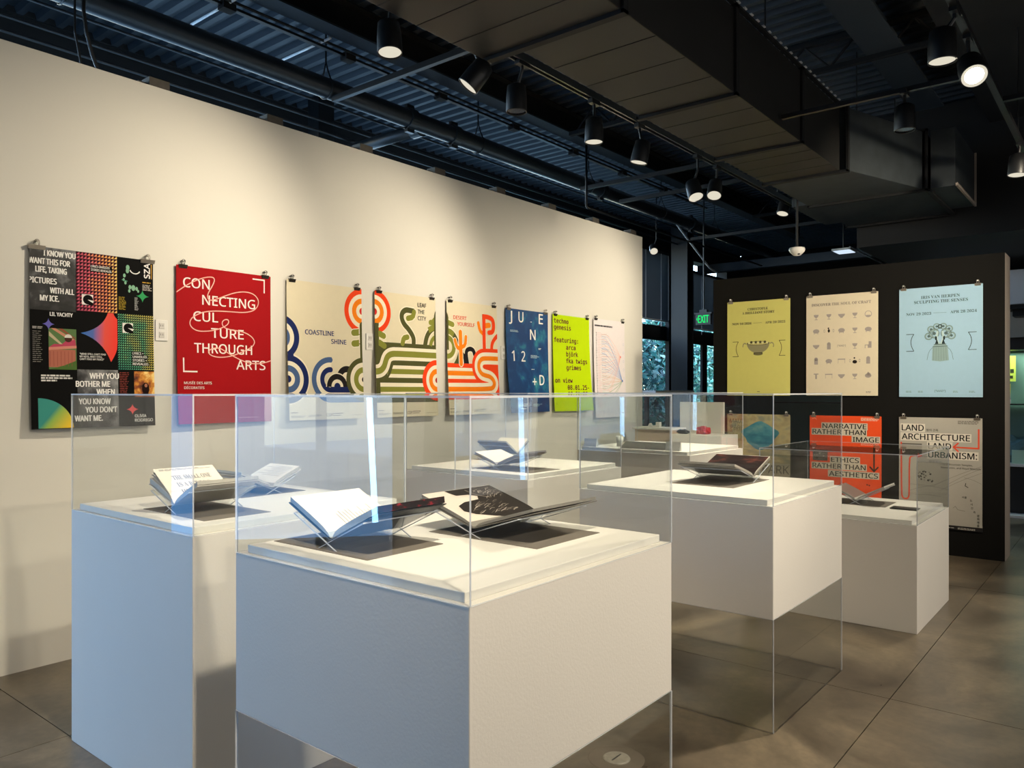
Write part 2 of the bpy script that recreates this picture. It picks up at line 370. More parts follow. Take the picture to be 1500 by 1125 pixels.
class Canvas:
    def __init__(s): s.parts = {}
    def _p(s, part):
        return s.parts.setdefault(part, {'v': [], 'f': [], 'm': [], 'mats': []})
    def add(s, v, f, col, layer, part):
        p = s._p(part); m = ink(col) if isinstance(col, str) else col
        if m not in p['mats']: p['mats'].append(m)
        mi = p['mats'].index(m); i = len(p['v'])
        p['v'] += [(a, b, layer*.0004) for a, b in v]
        for q in f: p['f'].append(tuple(i+k for k in q)); p['m'].append(mi)
    def rect(s, x0, y0, x1, y1, col, layer=1, part='artwork'):
        s.add([(x0, y0), (x1, y0), (x1, y1), (x0, y1)], [(0, 1, 2, 3)], col, layer, part)
    def poly(s, pts, col, layer=1, part='artwork'):
        t = tessellate_polygon([[Vector((a, b, 0)) for a, b in pts]])
        s.add(pts, [tuple(q) for q in t], col, layer, part)
    def ring(s, cx, cy, r0, r1, col, a0=0, a1=360, layer=1, part='artwork', n=40, sy=1):
        n = max(6, int(n*abs(a1-a0)/360)); v = []; f = []
        for k in range(n+1):
            a = math.radians(a0+(a1-a0)*k/n)
            v += [(cx+r0*math.cos(a), cy+r0*math.sin(a)*sy), (cx+r1*math.cos(a), cy+r1*math.sin(a)*sy)]
        for k in range(n): f.append((2*k, 2*k+1, 2*k+3, 2*k+2))
        s.add(v, f, col, layer, part)
    def disc(s, cx, cy, r, col, layer=1, part='artwork', sy=1, n=24): 
        s.poly([(cx+r*math.cos(2*PI*k/n), cy+r*sy*math.sin(2*PI*k/n)) for k in range(n)], col, layer, part)
    def line(s, pts, w, col, layer=1, part='artwork', cap=False, smooth=0):
        for _ in range(smooth):
            q = [pts[0]]
            for a, b in zip(pts[:-1], pts[1:]):
                q += [(a[0]*.75+b[0]*.25, a[1]*.75+b[1]*.25), (a[0]*.25+b[0]*.75, a[1]*.25+b[1]*.75)]
            q.append(pts[-1]); pts = q
        v = []; f = []; n = len(pts)
        for k in range(n):
            a = Vector(pts[max(0, k-1)]); b = Vector(pts[min(n-1, k+1)]); d = (b-a).normalized(); nn = Vector((-d.y, d.x))*w/2
            # mitre
            if 0 < k < n-1:
                d1 = (Vector(pts[k])-a).normalized(); c = max(.6, abs(d1.dot(d))); nn = nn/c
            p = Vector(pts[k]); v += [tuple(p+nn), tuple(p-nn)]
        for k in range(n-1): f.append((2*k, 2*k+1, 2*k+3, 2*k+2))
        s.add(v, f, col, layer, part)
        if cap:
            for p in (pts[0], pts[-1]): s.disc(p[0], p[1], w/2, col, layer, part, n=12)
    def text(s, t, x, y, h, col, font='sans', w=None, align='l', rot=0, layer=3, off=0.0, part='lettering'):
        if off > 0:   # heavier weight: overprint with small shifts
            e = off*h*.9
            for k, (dx, dy) in enumerate(((e, 0), (-e, 0), (0, e*.6), (0, -e*.6))):
                s.text(t, x+dx, y+dy, h, col, font, w, align, rot, layer+.12*(k+1), 0.0, part)
        v, f = text_geo(t, font, 0.0)
        if not v: return
        k = h/capheight(font); x0 = min(p[0] for p in v); x1 = max(p[0] for p in v)
        kx = k if w is None else w/(x1-x0)
        wd = (x1-x0)*kx; sh = {'l': 0, 'c': -wd/2, 'r': -wd}[align]
        ca, sa = math.cos(rot), math.sin(rot); o = []
        for a, b in v:
            a = (a-x0)*kx+sh; b *= k
            o.append((x+a*ca-b*sa, y+a*sa+b*ca))
        s.add(o, f, col, layer, part)
    def greek(s, x, y, w, n, h, col, gap=1.9, seed=0, part='fine_print', layer=2):
        r = random.Random(seed)
        for k in range(n):
            a = x; e = x+w*r.uniform(.7, 1.0)
            while a < e:
                b = a+r.uniform(.010, .03); s.rect(a, y-k*h*gap, min(b, e), y-k*h*gap+h, col, layer, part); a = b+.004
    def build(s, parent, fmap, W_, H_, cuts=None, off=None):
        for name, p in s.parts.items():
            me = bpy.data.meshes.new(name); me.from_pydata(p['v'], [], p['f'])
            for m in p['mats']: me.materials.append(m)
            me.polygons.foreach_set('material_index', p['m'])
            bm = bmesh.new(); bm.from_mesh(me)
            for co, no in (((0, 0, 0), (-1, 0, 0)), ((W_, 0, 0), (1, 0, 0)), ((0, 0, 0), (0, -1, 0)), ((0, H_, 0), (0, 1, 0))):
                bmesh.ops.bisect_plane(bm, geom=bm.verts[:]+bm.edges[:]+bm.faces[:], plane_co=co, plane_no=no, clear_outer=True, dist=1e-6)
            for ax, vals in enumerate(cuts or ([], [])):
                for c in vals:
                    bmesh.ops.bisect_plane(bm, geom=bm.verts[:]+bm.edges[:]+bm.faces[:], plane_co=(c, 0, 0) if ax == 0 else (0, c, 0), plane_no=(1, 0, 0) if ax == 0 else (0, 1, 0), dist=1e-6)
            o0 = wloc(parent)
            for vv in bm.verts: vv.co = Vector(fmap(vv.co.x, vv.co.y, vv.co.z))-o0
            bm.to_mesh(me); bm.free()
            if len(me.polygons) == 0: continue
            o = bpy.data.objects.new(name, me); COL.objects.link(o); o.parent = parent; o['kind'] = 'stuff'

# ------------------------------------------------------------------ POSTERS
def clip(parent, pos, right, out, w, m, pin=False):
    """binder clip: triangular spring body over the paper edge, two wire handles, hanging on a nail"""
    pos = Vector(pos); R = Vector(right); O = Vector(out); U = Vector((0, 0, 1))
    b = MB()
    prof = [(-.012, -.016), (.012, -.016), (.004, .006), (-.004, .006)]
    prof = [(-.0135, .004), (-.003, -.018), (.004, -.018), (.0145, .004)]
    pl = [pos-R*(w/2)+O*a+U*c for a, c in prof]
    b.prism(pl, R*w)
    body = link('binder_clip', b, m, parent)
    for sgn, ln in ((1, .030), (-1, .025)):
        c0 = pos+O*(.006*sgn)+U*.003; q = []
        for k in range(13):
            a = PI*k/12; q.append(c0+R*(math.cos(a)*min(w*.26, .011))+U*(.008+ln*.50+math.sin(a)*ln*.34)+O*(.004*sgn))
        q = [c0+R*(w*.13)+U*.001, c0+R*(w*.16)+U*ln*.3]+q+[c0-R*(w*.16)+U*ln*.3, c0-R*(w*.13)+U*.001]
        link('clip_handle', MB().path(q, .0018, 5), m, body)
    if pin:
        link('push_pin', MB().lathe(pos+U*.028-O*.012, O, [(0.0, .036), (.006, .035), (.007, .032), (.004, .026), (.006, .014), (.006, .011), (.0015, .010), (.001, 0)], 10), M_PLASTIC, body)
    else:
        link('nail', MB().tube(pos+U*.026-O*.018, pos+U*.026+O*.022, .0022, 6).tube(pos+U*.026+O*.022, pos+U*.026+O*.024, .005, 8), m, body)
def poster(label, wall, o0, zb, W_, H_, base, bl, br, col, draw, clipm=M_CLIPD, cw=.052, inset=.045, pin=False, backlabel=None):
    if wall == 'L':
        fm = lambda u, v, d: (o0+u, 4.76-(base+(bl+(br-bl)*u/W_)*(1-v/H_)**2+.003*math.sin(u*9)*(1-v/H_))-d, zb+v)
        R, O = (1, 0, 0), (0, -1, 0)
    else:
        fm = lambda u, v, d: (8.21-(base+(bl+(br-bl)*u/W_)*(1-v/H_)**2)-d, o0-u, zb+v)
        R, O = (0, -1, 0), (-1, 0, 0)
    root = thing('poster', label, 'poster', fm(W_/2, 0, 0), None)
    cu = [W_*k/6 for k in range(1, 6)]; cv = [H_*k/14 for k in range(1, 14)]
    b = MB(); us = [0]+cu+[W_]; vs_ = [0]+cv+[H_]
    for i in range(len(us)-1):
        for j in range(len(vs_)-1):
            q = [(us[i], vs_[j]), (us[i+1], vs_[j]), (us[i+1], vs_[j+1]), (us[i], vs_[j+1])]
            b.face([fm(*p, 0) for p in q]); b.face([fm(*p, -.0006) for p in q][::-1])
    for a, c in [((us[i], 0), (us[i+1], 0)) for i in range(6)]+[((W_, vs_[j]), (W_, vs_[j+1])) for j in range(14)]+[((us[i+1], H_), (us[i], H_)) for i in range(6)]+[((0, vs_[j+1]), (0, vs_[j])) for j in range(14)]:
        b.face([fm(*a, 0), fm(*a, -.0006), fm(*c, -.0006), fm(*c, 0)])
    me = link('sheet', b, [ink(col)] if isinstance(col, str) else [col], root)
    c = Canvas(); draw(c); c.build(root, fm, W_, H_, (cu, cv))
    for u in (inset, W_-inset):
        clip(root, fm(u, H_, 0), R, O, cw, clipm, pin)
    return root
PW, PH = .686, 1.013
CRM, HALO = 'e2d8bc', 'f2e8d0'
NAVY, STL, RED, ORG, DOL, OLV, BK = '1d2a5e', '4c6590', 'f2481c', 'f58518', '535430', '86893a', '211e1e'
# -- 1 black grid poster
def photo(name, seed, c0, c1, c2):
    return gradient(name, [(.25, c0), (.5, c1), (.75, c2)], (.25*((seed*7) % 3), 0, .45), .9, 2.5+seed % 3)
GM = gradient('grey_photo_print', [(.4, '0c0c0c'), (.62, '2c2c2e'), (.85, '7a7b7e')], (.1, 0, .35), 1.1, 3.0)
GM2 = gradient('grey_photo_print_b', [(.35, '1a1a1c'), (.55, '47474a'), (.8, '8c8c8e')], (.2, 0, .2), 1.1, 3.5)
def d1(c):
    K_ = '0a0a0a'
    c.rect(0, .662, .238, PH, GM, 1, 'photo_print_a'); c.rect(.24, 0, .469, .335, GM2, 1, 'photo_print_b')
    # triangle relief patterns
    g1 = gradient('magenta_yellow_gradient', [(.3, 'a83a5c'), (.6, 'd8576a'), (.75, 'e8a050'), (.95, 'f0d070')], (.5, 0, .1), .5, 2.0)
    g2 = gradient('green_yellow_gradient', [(.35, '2a8070'), (.55, '5aa880'), (.7, 'c8b850'), (.9, 'e0d890')], (.3, 0, .15), .6, 2.0)
    def tri(x0, y0, x1, y1, n, m, nm):
        dx, dy = (x1-x0)/n, (y1-y0)/m; v = []; f = []
        for i in range(n):
            for j in range(m):
                a, b = x0+i*dx, y0+j*dy; k = len(v)
                v += [(a+dx*.06, b+dy*.12), (a+dx*.94, b+dy*.12), (a+dx*.94, b+dy*.95)]; f.append((k, k+1, k+2))
        c.add(v, f, nm, 2, 'triangle_pattern' if nm is g1 else 'triangle_pattern_b')
    c.rect(.24, .672, .469, PH, '3c1420', 1); tri(.24, .672, .469, PH, 12, 17, g1)
    c.rect(.469, .338, PW, .676, '101c18', 1); tri(.469, .338, PW, .676, 17, 24, g2)
    for cx, cy in ((.301, .74), (.53, .59)):
        c.rect(cx-.031, cy-.03, cx+.031, cy+.03, 'e8e6e4', 3, 'logo'); c.disc(cx+.003, cy, .028, K_, 4, 'logo')
        c.poly([(cx, cy), (cx+.035, cy-.004), (cx+.03, cy-.018)], 'e8e6e4', 5, 'logo'); c.rect(cx+.006, cy-.031, cx+.032, cy-.016, K_, 5, 'logo')
    c.rect(.315, .905, .44, .945, K_, 3); 
    WT = 'ecebe8'
    c.text('LYRICS UNVEILED.', .32, .931, .013, WT, w=.108, layer=4, off=.03); c.text('STORIES REVEALED.', .32, .911, .013, WT, w=.118, layer=4, off=.03)
    for t, x, y, e in (('I KNOW YOU', .071, .966, .236), ('WANT THIS FOR', -.004, .918, .207), ('LIFE, TAKING', .03, .872, .189), ('PICTURES', -.004, .810, .136), ('WITH ALL', .103, .760, .228), ('MY ICE.', .052, .714, .148)):
        c.text(t, x, y, .031, WT, w=e-x, off=.06)
    c.text('LIL YACHTY', .101, .632, .021, WT, w=.118, off=.06)
    for t, x, y, e in (('WHY YOU', .308, .283, .472), ('BOTHER ME', .232, .236, .421), ('WHEN', .345, .190, .447), ('YOU KNOW', .246, .135, .422), ('YOU DON\u2019T', .281, .087, .458), ('WANT ME.', .222, .038, .374)):
        c.text(t, x, y, .032, WT, w=e-x, off=.06)
    c.text('SZA', .665, .902, .034, WT, w=.092, rot=PI/2, off=.06); c.rect(.672, .90, .678, .99, 'b08a40', 2)
    c.greek(.62, .872, .065, 1, .006, 'c8a040', seed=3); c.greek(.62, .857, .06, 5, .004, 'b8b4b0', seed=4)
    def star(cx, cy, rx, ry, col, part, lay=3, kk=.30):
        p = []
        for q in range(4):
            a0, a1 = PI/2*q, PI/2*(q+1)
            for i in range(8):
                t = i/8; A = (math.cos(a0)*rx, math.sin(a0)*ry); B = (math.cos(a1)*rx, math.sin(a1)*ry); M = ((A[0]+B[0])*kk*.5, (A[1]+B[1])*kk*.5)
                p.append((cx+(1-t)**2*A[0]+2*t*(1-t)*M[0]+t*t*B[0], cy+(1-t)**2*A[1]+2*t*(1-t)*M[1]+t*t*B[1]))
        c.poly(p, col, lay, part)
    star(.62, .789, .039, .037, '3aa060', 'star_print'); star(.093, .585, .031, .033, '6a64b8', 'star_print'); star(.55, .101, .037, .032, 'd8484a', 'star_print')
    # dancing figure shapes and arc
    c.ring(.575, .955, .030, .036, WT, 205, 330, 3)
    for x, y, r in ((.532, .955, .011), (.53, .935, .010), (.512, .905, .008), (.508, .880, .006), (.518, .862, .007), (.545, .838, .009), (.565, .835, .012), (.585, .832, .008), (.541, .815, .007), (.594, .818, .006)):
        c.disc(x, y, r, '8ab89a', 2, 'figure_print', sy=1.5, n=9)
    c.line([(.497, .878), (.53, .872)], .004, '58a888', 2)
    c.greek(.478, .772, .045, 12, .0035, 'a89030', seed=7); c.greek(.572, .775, .024, 12, .0035, 'a8a8a8', seed=8)
    # big colour star, clipped at column edge
    gs = gradient('blue_red_gradient', [(.05, '2a62b0'), (.3, '4a62a8'), (.62, 'e04838'), (.9, 'e8301c')], (1.0, 0, -.05))
    p = []
    A, B_, D_ = (.262, .545), (.43, .675), (.43, .382)
    for i in range(11):
        t = i/10; p.append(((1-t)**2*A[0]+2*t*(1-t)*.385+t*t*.415, (1-t)**2*A[1]+2*t*(1-t)*.575+t*t*.672))
    p += [(.447, .672)]
    for i in range(6): t = i/5; p.append((.447+.022*t, .672-.035*t**.6))
    for i in range(1, 5): t = i/5; p.append((.469, .637-.17*t))
    p += [(.466, .459)]
    for i in range(1, 6): t = i/5; p.append((.466-.036*t, .459-.077*t**.8))
    for i in range(1, 11): t = i/10; p.append(((1-t)**2*.43+2*t*(1-t)*.385+t*t*A[0], (1-t)**2*.382+2*t*(1-t)*.51+t*t*A[1]))
    c.poly(p[:-1], gs, 2, 'gradient_star')
    for t, y, w in (('\u201CMIND STILL CAN\u2019T FIND', .420, .145), ('MY KEYS, AND I STILL', .405, .125), ('CAN\u2019T FIND MY PEACE\u201D', .390, .135)):
        c.text(t, .255, y, .010, WT, w=w, off=.03)
    for t, y, w in (('LYRICS +', .432, .065), ('UNVEILED.', .411, .09), ('STORIES +', .39, .085), ('REVEALED.', .368, .098)):
        c.rect(.552, y-.004, .56+w, y+.017, K_, 3); c.text(t, .557, y, .014, WT, w=w, layer=4, off=.03)
    # park bench photograph
    c.rect(.093, .332, .238, .563, '5c7a4c', 1, 'colour_photo'); c.rect(.093, .345, .232, .445, 'b06a58', 2, 'colour_photo')
    for k in range(7): c.rect(.098+k*.019, .350, .100+k*.019, .435, '8a4c40', 3, 'colour_photo')
    c.poly([(.093, .44), (.238, .455), (.238, .47), (.093, .456)], 'd08878', 3, 'colour_photo'); c.poly([(.093, .455), (.235, .47), (.232, .505), (.19, .50), (.16, .475), (.12, .475)], 'b84660', 2, 'colour_photo')
    c.poly([(.105, .563), (.13, .563), (.235, .50), (.20, .50)], 'c88a70', 2, 'colour_photo'); c.poly([(.145, .563), (.165, .563), (.236, .51), (.225, .51)], '94503c', 3, 'colour_photo')
    c.poly([(.095, .545), (.165, .475), (.15, .475), (.095, .52)], 'c0b090', 2, 'colour_photo'); c.disc(.195, .508, .020, '4a2c24', 4, 'colour_photo'); c.ring(.195, .513, .0, .020, 'd8d4cc', 0, 180, 5, 'colour_photo')
    c.poly([(.093, .332), (.238, .332), (.238, .385), (.17, .355)], '4c6a34', 3, 'colour_photo')
    c.greek(.012, .565, .06, 2, .004, 'b8b4b0', seed=11); c.greek(.012, .54, .05, 16, .0035, '807c78', gap=3.2, seed=12)
    for y, w in ((.293, .16), (.279, .165), (.265, .09)): c.greek(.052, y, w, 1, .009, 'd8d6d2', seed=int(y*999))
    gq = gradient('teal_yellow_gradient', [(.15, '2c8a80'), (.5, '8ab04c'), (.85, 'e8c020')], (.55, 0, -.55)); gq.node_tree.nodes['Vector Math'].inputs[1].default_value = (.6, 0, -.45)
    cr = gq.node_tree.nodes['Color Ramp'].color_ramp
    for e, pz in zip(cr.elements, (-.0, .12, .5)): e.position = max(0, pz)
    c.poly([(.035, .003)]+[(.035+.18*math.cos(math.radians(a)), .003+.168*math.sin(math.radians(a))) for a in range(0, 91, 5)], gq, 2, 'quarter_circle_print')
    # warm stage photograph
    gw = gradient('amber_stage_print', [(.25, '2c120a'), (.45, '8a4414'), (.62, 'd08a2c'), (.78, 'f0d080')], (.2, 0, .15), 1.2, 3.5)
    c.rect(.564, .175, PW, .330, gw, 1, 'stage_photo'); c.disc(.632, .225, .022, '1e0e0c', 2, 'stage_photo_figure', sy=1.7); c.disc(.634, .245, .009, 'a87058', 3, 'stage_photo_figure', sy=1.3)
    c.greek(.478, .318, .055, 14, .004, '8a4038', gap=2.6, seed=15)
    c.text('OLIVIA', .563, .052, .018, WT, w=.068, off=.03); c.text('RODRIGO', .563, .026, .018, WT, w=.108, off=.03)
poster('black grid poster with lyric lines and coloured star, leftmost on the white wall', 'L', 1.637, 1.325, PW, PH, .020, .030, .032, '0a0a0a', d1, M_CLIPS, .085, .035)
# -- 2 red poster
def d2(c):
    WT = 'f2e4dc'
    for t, x, y, e in (('CON', .046, .876, .226), ('NECTING', .175, .774, .562), ('CUL', .113, .664, .284), ('TURE', .235, .562, .473), ('THROUGH', .116, .459, .537), ('ARTS', .417, .357, .640)):
        c.text(t, x, y, .062, WT, w=e-x, off=.02)
    pts = [(-.004, .835), (.054, .879), (.112, .916), (.166, .942), (.215, .958), (.254, .96), (.263, .94), (.243, .897), (.215, .852), (.21, .821), (.227, .804), (.271, .816), (.339, .846), (.409, .874), (.48, .888), (.547, .882), (.59, .845), (.587, .801), (.553, .763), (.48, .744), (.386, .743), (.271, .74), (.193, .729), (.139, .707), (.096, .678), (.085, .641), (.107, .612), (.15, .597), (.227, .604), (.283, .618), (.339, .643), (.363, .666), (.36, .689), (.331, .687), (.311, .667), (.322, .636), (.363, .623), (.421, .619), (.486, .609), (.535, .585), (.559, .554), (.552, .530), (.531, .509), (.475, .482), (.394, .448), (.314, .433), (.249, .437), (.213, .456), (.217, .477), (.249, .494), (.294, .496), (.34, .473), (.4, .442), (.469, .413), (.545, .397), (.616, .402), (.69, .425)]
    c.line(pts, .0065, 'f0b8a8', 4, 'line_drawing', smooth=2)
    c.line([(.544, .982), (.635, .982), (.635, .892)], .009, WT); c.line([(.043, .424), (.043, .336), (.135, .336)], .009, WT)
    c.text('MUS\u00c9E DES ARTS', .043, .255, .016, WT, w=.19, off=.01); c.text('D\u00c9CORATIFS', .043, .224, .016, WT, w=.137, off=.01)
    c.greek(.43, .03, .16, 1, .004, 'd8a098', seed=2)
poster('red poster with white CONNECTING CULTURE THROUGH ARTS lettering tied by a looping line', 'L', 2.472, 1.325, PW, PH, .018, .032, .012, 'a01218', d2)
# -- 3,4,5 curving stripes
def rings(c, cx, cy, spec, lay=2):
    for r0, r1, col in spec: c.ring(cx, cy, r0, r1, col, layer=lay, n=72)
def foot(c, dark='4a463e'):
    c.greek(.012, .052, .08, 1, .005, dark, seed=1); c.greek(.012, .030, .13, 3, .003, '8a8474', seed=2); c.greek(.165, .034, .12, 3, .003, '8a8474', seed=5)
    c.text('CSP', .322, .022, .022, dark, w=.055, off=.03); c.greek(.385, .040, .12, 1, .006, dark, seed=3); c.greek(.385, .025, .10, 1, .006, dark, seed=4); c.greek(.55, .026, .12, 1, .003, '8a8474', seed=6)
SUN = [(.134, .175, RED), (.10, .134, HALO), (.059, .10, ORG), (.028, .059, HALO), (0, .028, 'd83028')]
def d3(c):
    c.ring(-.06, .595, .118, .162, NAVY, layer=2, n=60); c.ring(-.06, .595, .084, .118, HALO, layer=2, n=60); c.disc(-.06, .595, .084, STL, 2, n=40)
    c.disc(0, .297, .186, HALO, 1, n=60); c.rect(0, .43, .05, .48, NAVY, 2)
    rings(c, 0, .297, [(.130, .174, NAVY), (.099, .130, HALO), (.055, .099, STL), (.026, .055, HALO), (0, .026, NAVY)], 3)
    cx, cy = .372, .295
    c.ring(cx, cy, .13, .171, STL, 84, 270, 3, n=80); c.ring(cx, cy, .096, .13, HALO, 84, 270, 3, n=80); c.ring(cx, cy, .057, .096, NAVY, 84, 270, 3, n=80)
    c.disc(.377, .4455, .0205, STL, 3, n=14); c.disc(.377, .3715, .0195, NAVY, 3, n=14)
    c.rect(cx, .124, PW, .165, STL, 3); c.rect(cx, .165, PW, .199, HALO, 3); c.rect(cx, .199, PW, .245, NAVY, 3)
    c.ring(.53, .305, .0, .098, BK, 0, 180, 3, n=80); c.ring(.53, .305, .0, .05, HALO, 0, 180, 4); c.rect(.435, .245, .60, .306, BK, 3)
    c.ring(.434, .243, .0, .106, HALO, 0, 180, 4, n=80); c.ring(.434, .243, .0, .098, BK, 0, 180, 5, n=80); c.ring(.434, .243, 0, .056, HALO, 0, 180, 6, n=60); c.ring(.434, .243, 0, .030, NAVY, 0, 180, 7, n=50)
    rings(c, .692, .835, SUN, 2)
    for y in (.667, .583):
        c.line([(.605, y-.004), (.64, y), (.69, y+.012)], .062, HALO, 3, cap=True); c.line([(.605, y-.004), (.64, y), (.69, y+.012)], .050, OLV, 4, cap=True)
    c.rect(.656, .40, PW, .735, HALO, 4); c.poly([(.664, .40), (PW, .40), (PW, .752), (.675, .748), (.664, .73)], DOL, 5)
    rings(c, .694, .300, [(.133, .172, DOL), (.098, .133, HALO), (.055, .098, OLV), (.021, .055, HALO), (0, .021, BK)], 7)
    c.text('COASTLINE', .153, .627, .034, '23306a', w=.262, off=.04); c.text('SHINE', .389, .568, .034, '23306a', w=.142, off=.04)
    foot(c)
poster('cream poster with curving blue stripes reading COASTLINE SHINE', 'L', 3.289, 1.325, PW, PH, .018, .040, .038, CRM, d3)
def d4(c):
    rings(c, -.005, .845, SUN, 2)
    rings_y = [(.567, .606, DOL), (.54, .567, HALO), (.492, .54, OLV), (.468, .492, HALO), (.421, .468, DOL), (.392, .421, HALO), (.35, .392, OLV), (.32, .35, HALO), (.278, .32, DOL), (.246, .278, HALO), (.205, .246, OLV), (.170, .205, HALO), (.118, .170, DOL)]
    c.rect(0, .60, .12, .62, HALO, 1)
    for a, b, col in rings_y: c.rect(0 if b < .32 else .12, a, PW, b, col, 2)
    c.rect(0, .278, .2, .606, DOL, 2); c.poly([(.185, .421), (.172, .392), (.21, .392), (.21, .421)], HALO, 3); c.poly([(.172, .392), (.152, .35), (.21, .35), (.21, .392)], OLV, 3); c.poly([(.152, .35), (.130, .32), (.21, .32), (.21, .35)], HALO, 3)
    c.rect(0, .12, .041, .76, DOL, 2); c.rect(.041, .47, .06, .60, DOL, 2)
    pth = [(.70, .517), (.22, .517), (.165, .512), (.130, .495), (.112, .470), (.100, .440), (.085, .405), (.055, .378), (.02, .368), (-.02, .367)]
    c.line(pth, .108, HALO, 4, smooth=2); c.line(pth, .050, OLV, 5, smooth=2)
    for a, b in (((.045, .672), (.09, .655)), ((.045, .60), (.095, .575))): 
        c.line([a, b], .064, HALO, 1, cap=True); c.line([a, b], .050, OLV, 3, cap=True)
    c.rect(0, .5, .035, .755, DOL, 4)
    q = [(.422, .60), (.425, .66), (.37, .725), (.315, .765), (.287, .815), (.295, .86), (.335, .886), (.38, .885), (.432, .88)]
    c.line(q, .066, HALO, 1, smooth=2); c.line(q, .046, DOL, 3, smooth=2); q2 = [(.432, .875), (.415, .83), (.36, .817)]
    c.line(q2, .062, HALO, 2, smooth=1, cap=True); c.line(q2, .046, OLV, 4, smooth=1, cap=True)
    q3 = [(.295, .605), (.31, .65), (.352, .66)]; c.line(q3, .062, HALO, 1, smooth=1, cap=True); c.line(q3, .046, OLV, 3, smooth=1, cap=True)
    q4 = [(.556, .60), (.578, .68), (.625, .735), (.70, .77)]; c.line(q4, .064, HALO, 1, smooth=2); c.line(q4, .046, DOL, 3, smooth=2)
    q5 = [(.62, .60), (.64, .655), (.70, .69)]; c.line(q5, .036, OLV, 3, smooth=2); c.line([(.625, .80), (.655, .802), (.69, .84)], .046, OLV, 3, cap=True, smooth=1)
    c.line([(.60, .732), (.69, .775)], .05, OLV, 4)
    c.poly([(.664, .60), (PW, .60), (PW, .905), (.676, .89), (.667, .86)], DOL, 5)
    rings(c, .690, .303, [(.132, .176, RED), (.099, .132, HALO), (.056, .099, ORG), (.024, .056, HALO), (0, .024, 'a82824')], 6)
    for t, y, w in (('LEAF', .922, .10), ('THE', .866, .078), ('CITY', .811, .098)): c.text(t, .474, y, .034, '33302a', w=w, off=.04)
    foot(c)
poster('cream poster with curving green stripes reading LEAF THE CITY', 'L', 4.109, 1.325, PW, PH, .018, .038, .038, CRM, d4)
def d5(c):
    c.ring(.005, .60, .060, .104, OLV, layer=2, n=50); c.ring(.005, .60, .104, .125, HALO, layer=2, n=50)
    q = [(-.01, .745), (.06, .735), (.115, .68), (.145, .60)]; c.line(q, .066, HALO, 3, smooth=2); c.line(q, .048, DOL, 4, smooth=2); c.line([(-.01, .745), (.045, .735), (.085, .71)], .048, OLV, 5, smooth=1)
    c.line([(.02, .815), (.075, .802)], .064, HALO, 2, cap=True); c.line([(.02, .815), (.075, .802)], .048, OLV, 3, cap=True)
    c.poly([(0, .575), (.022, .575), (.022, .86), (.012, .89), (0, .905)], DOL, 6)
    c.poly([(.08, .455), (.15, .455), (.15, .575), (.115, .50)], DOL, 4)
    for w, col, L in ((.060, HALO, 6), (.044, ORG, 7)):
        c.line([(.173, .455), (.173, .74)], w, col, L, cap=True); c.line([(.173, .59), (.125, .60), (.10, .665)], w*.82, col, L, cap=True, smooth=1); c.line([(.173, .60), (.235, .625), (.245, .70)], w*.82, col, L, cap=True, smooth=1)
    q = [(.26, .45), (.245, .53), (.25, .58), (.30, .597), (.345, .585), (.36, .545), (.40, .46)]
    c.line(q, .058, HALO, 2, smooth=2); c.line(q, .042, BK, 3, smooth=2); c.line([(.19, .545), (.225, .52), (.235, .45)], .042, BK, 3, smooth=1)
    for a, b, col in ((.42, .46, RED), (.391, .42, HALO), (.349, .391, ORG), (.318, .349, HALO), (.278, .318, RED)): c.rect(0, a, .45, b, col, 4)
    c.rect(.45, .46, PW, .60, RED, 3); c.poly([(.50, .46), (PW, .46), (PW, .12), (.6, .30)], RED, 3)
    q = [(.70, .516), (.50, .516), (.445, .505), (.41, .465), (.41, .41), (.445, .37), (.50, .355), (.555, .348), (.60, .325), (.625, .285), (.605, .245), (.55, .229), (-.01, .228)]
    c.line(q, .182, RED, 5, smooth=2); c.line(q, .112, HALO, 6, smooth=2); c.line(q, .042, ORG, 7, smooth=2)
    q = [(.497, .58), (.497, .903), (.56, .903), (.625, .885), (.637, .82), (.622, .765), (.567, .757)]
    c.line(q[:2], .060, HALO, 3); c.line([(.497, .58), (.497, .925)], .044, RED, 9); c.line([(.497, .903)]+q[2:], .044, RED, 9, smooth=2); c.disc(.567, .757, .022, RED, 9, n=12)
    q = [(.485, .742), (.44, .77), (.42, .838)]; c.line(q, .036, ORG, 4, cap=True, smooth=1); c.line([(.51, .818), (.572, .827)], .050, ORG, 4, cap=True)
    q = [(.60, .58), (.608, .66), (.66, .715), (.70, .74)]; c.line(q, .040, RED, 4, smooth=2)
    c.text('DESERT', .087, .852, .032, 'd8402c', w=.172, off=.04); c.text('YOURSELF', .135, .797, .032, 'd8402c', w=.234, off=.04)
    foot(c)
poster('cream poster with curving orange stripes and cactus reading DESERT YOURSELF', 'L', 4.933, 1.325, PW, PH, .018, .040, .052, CRM, d5)
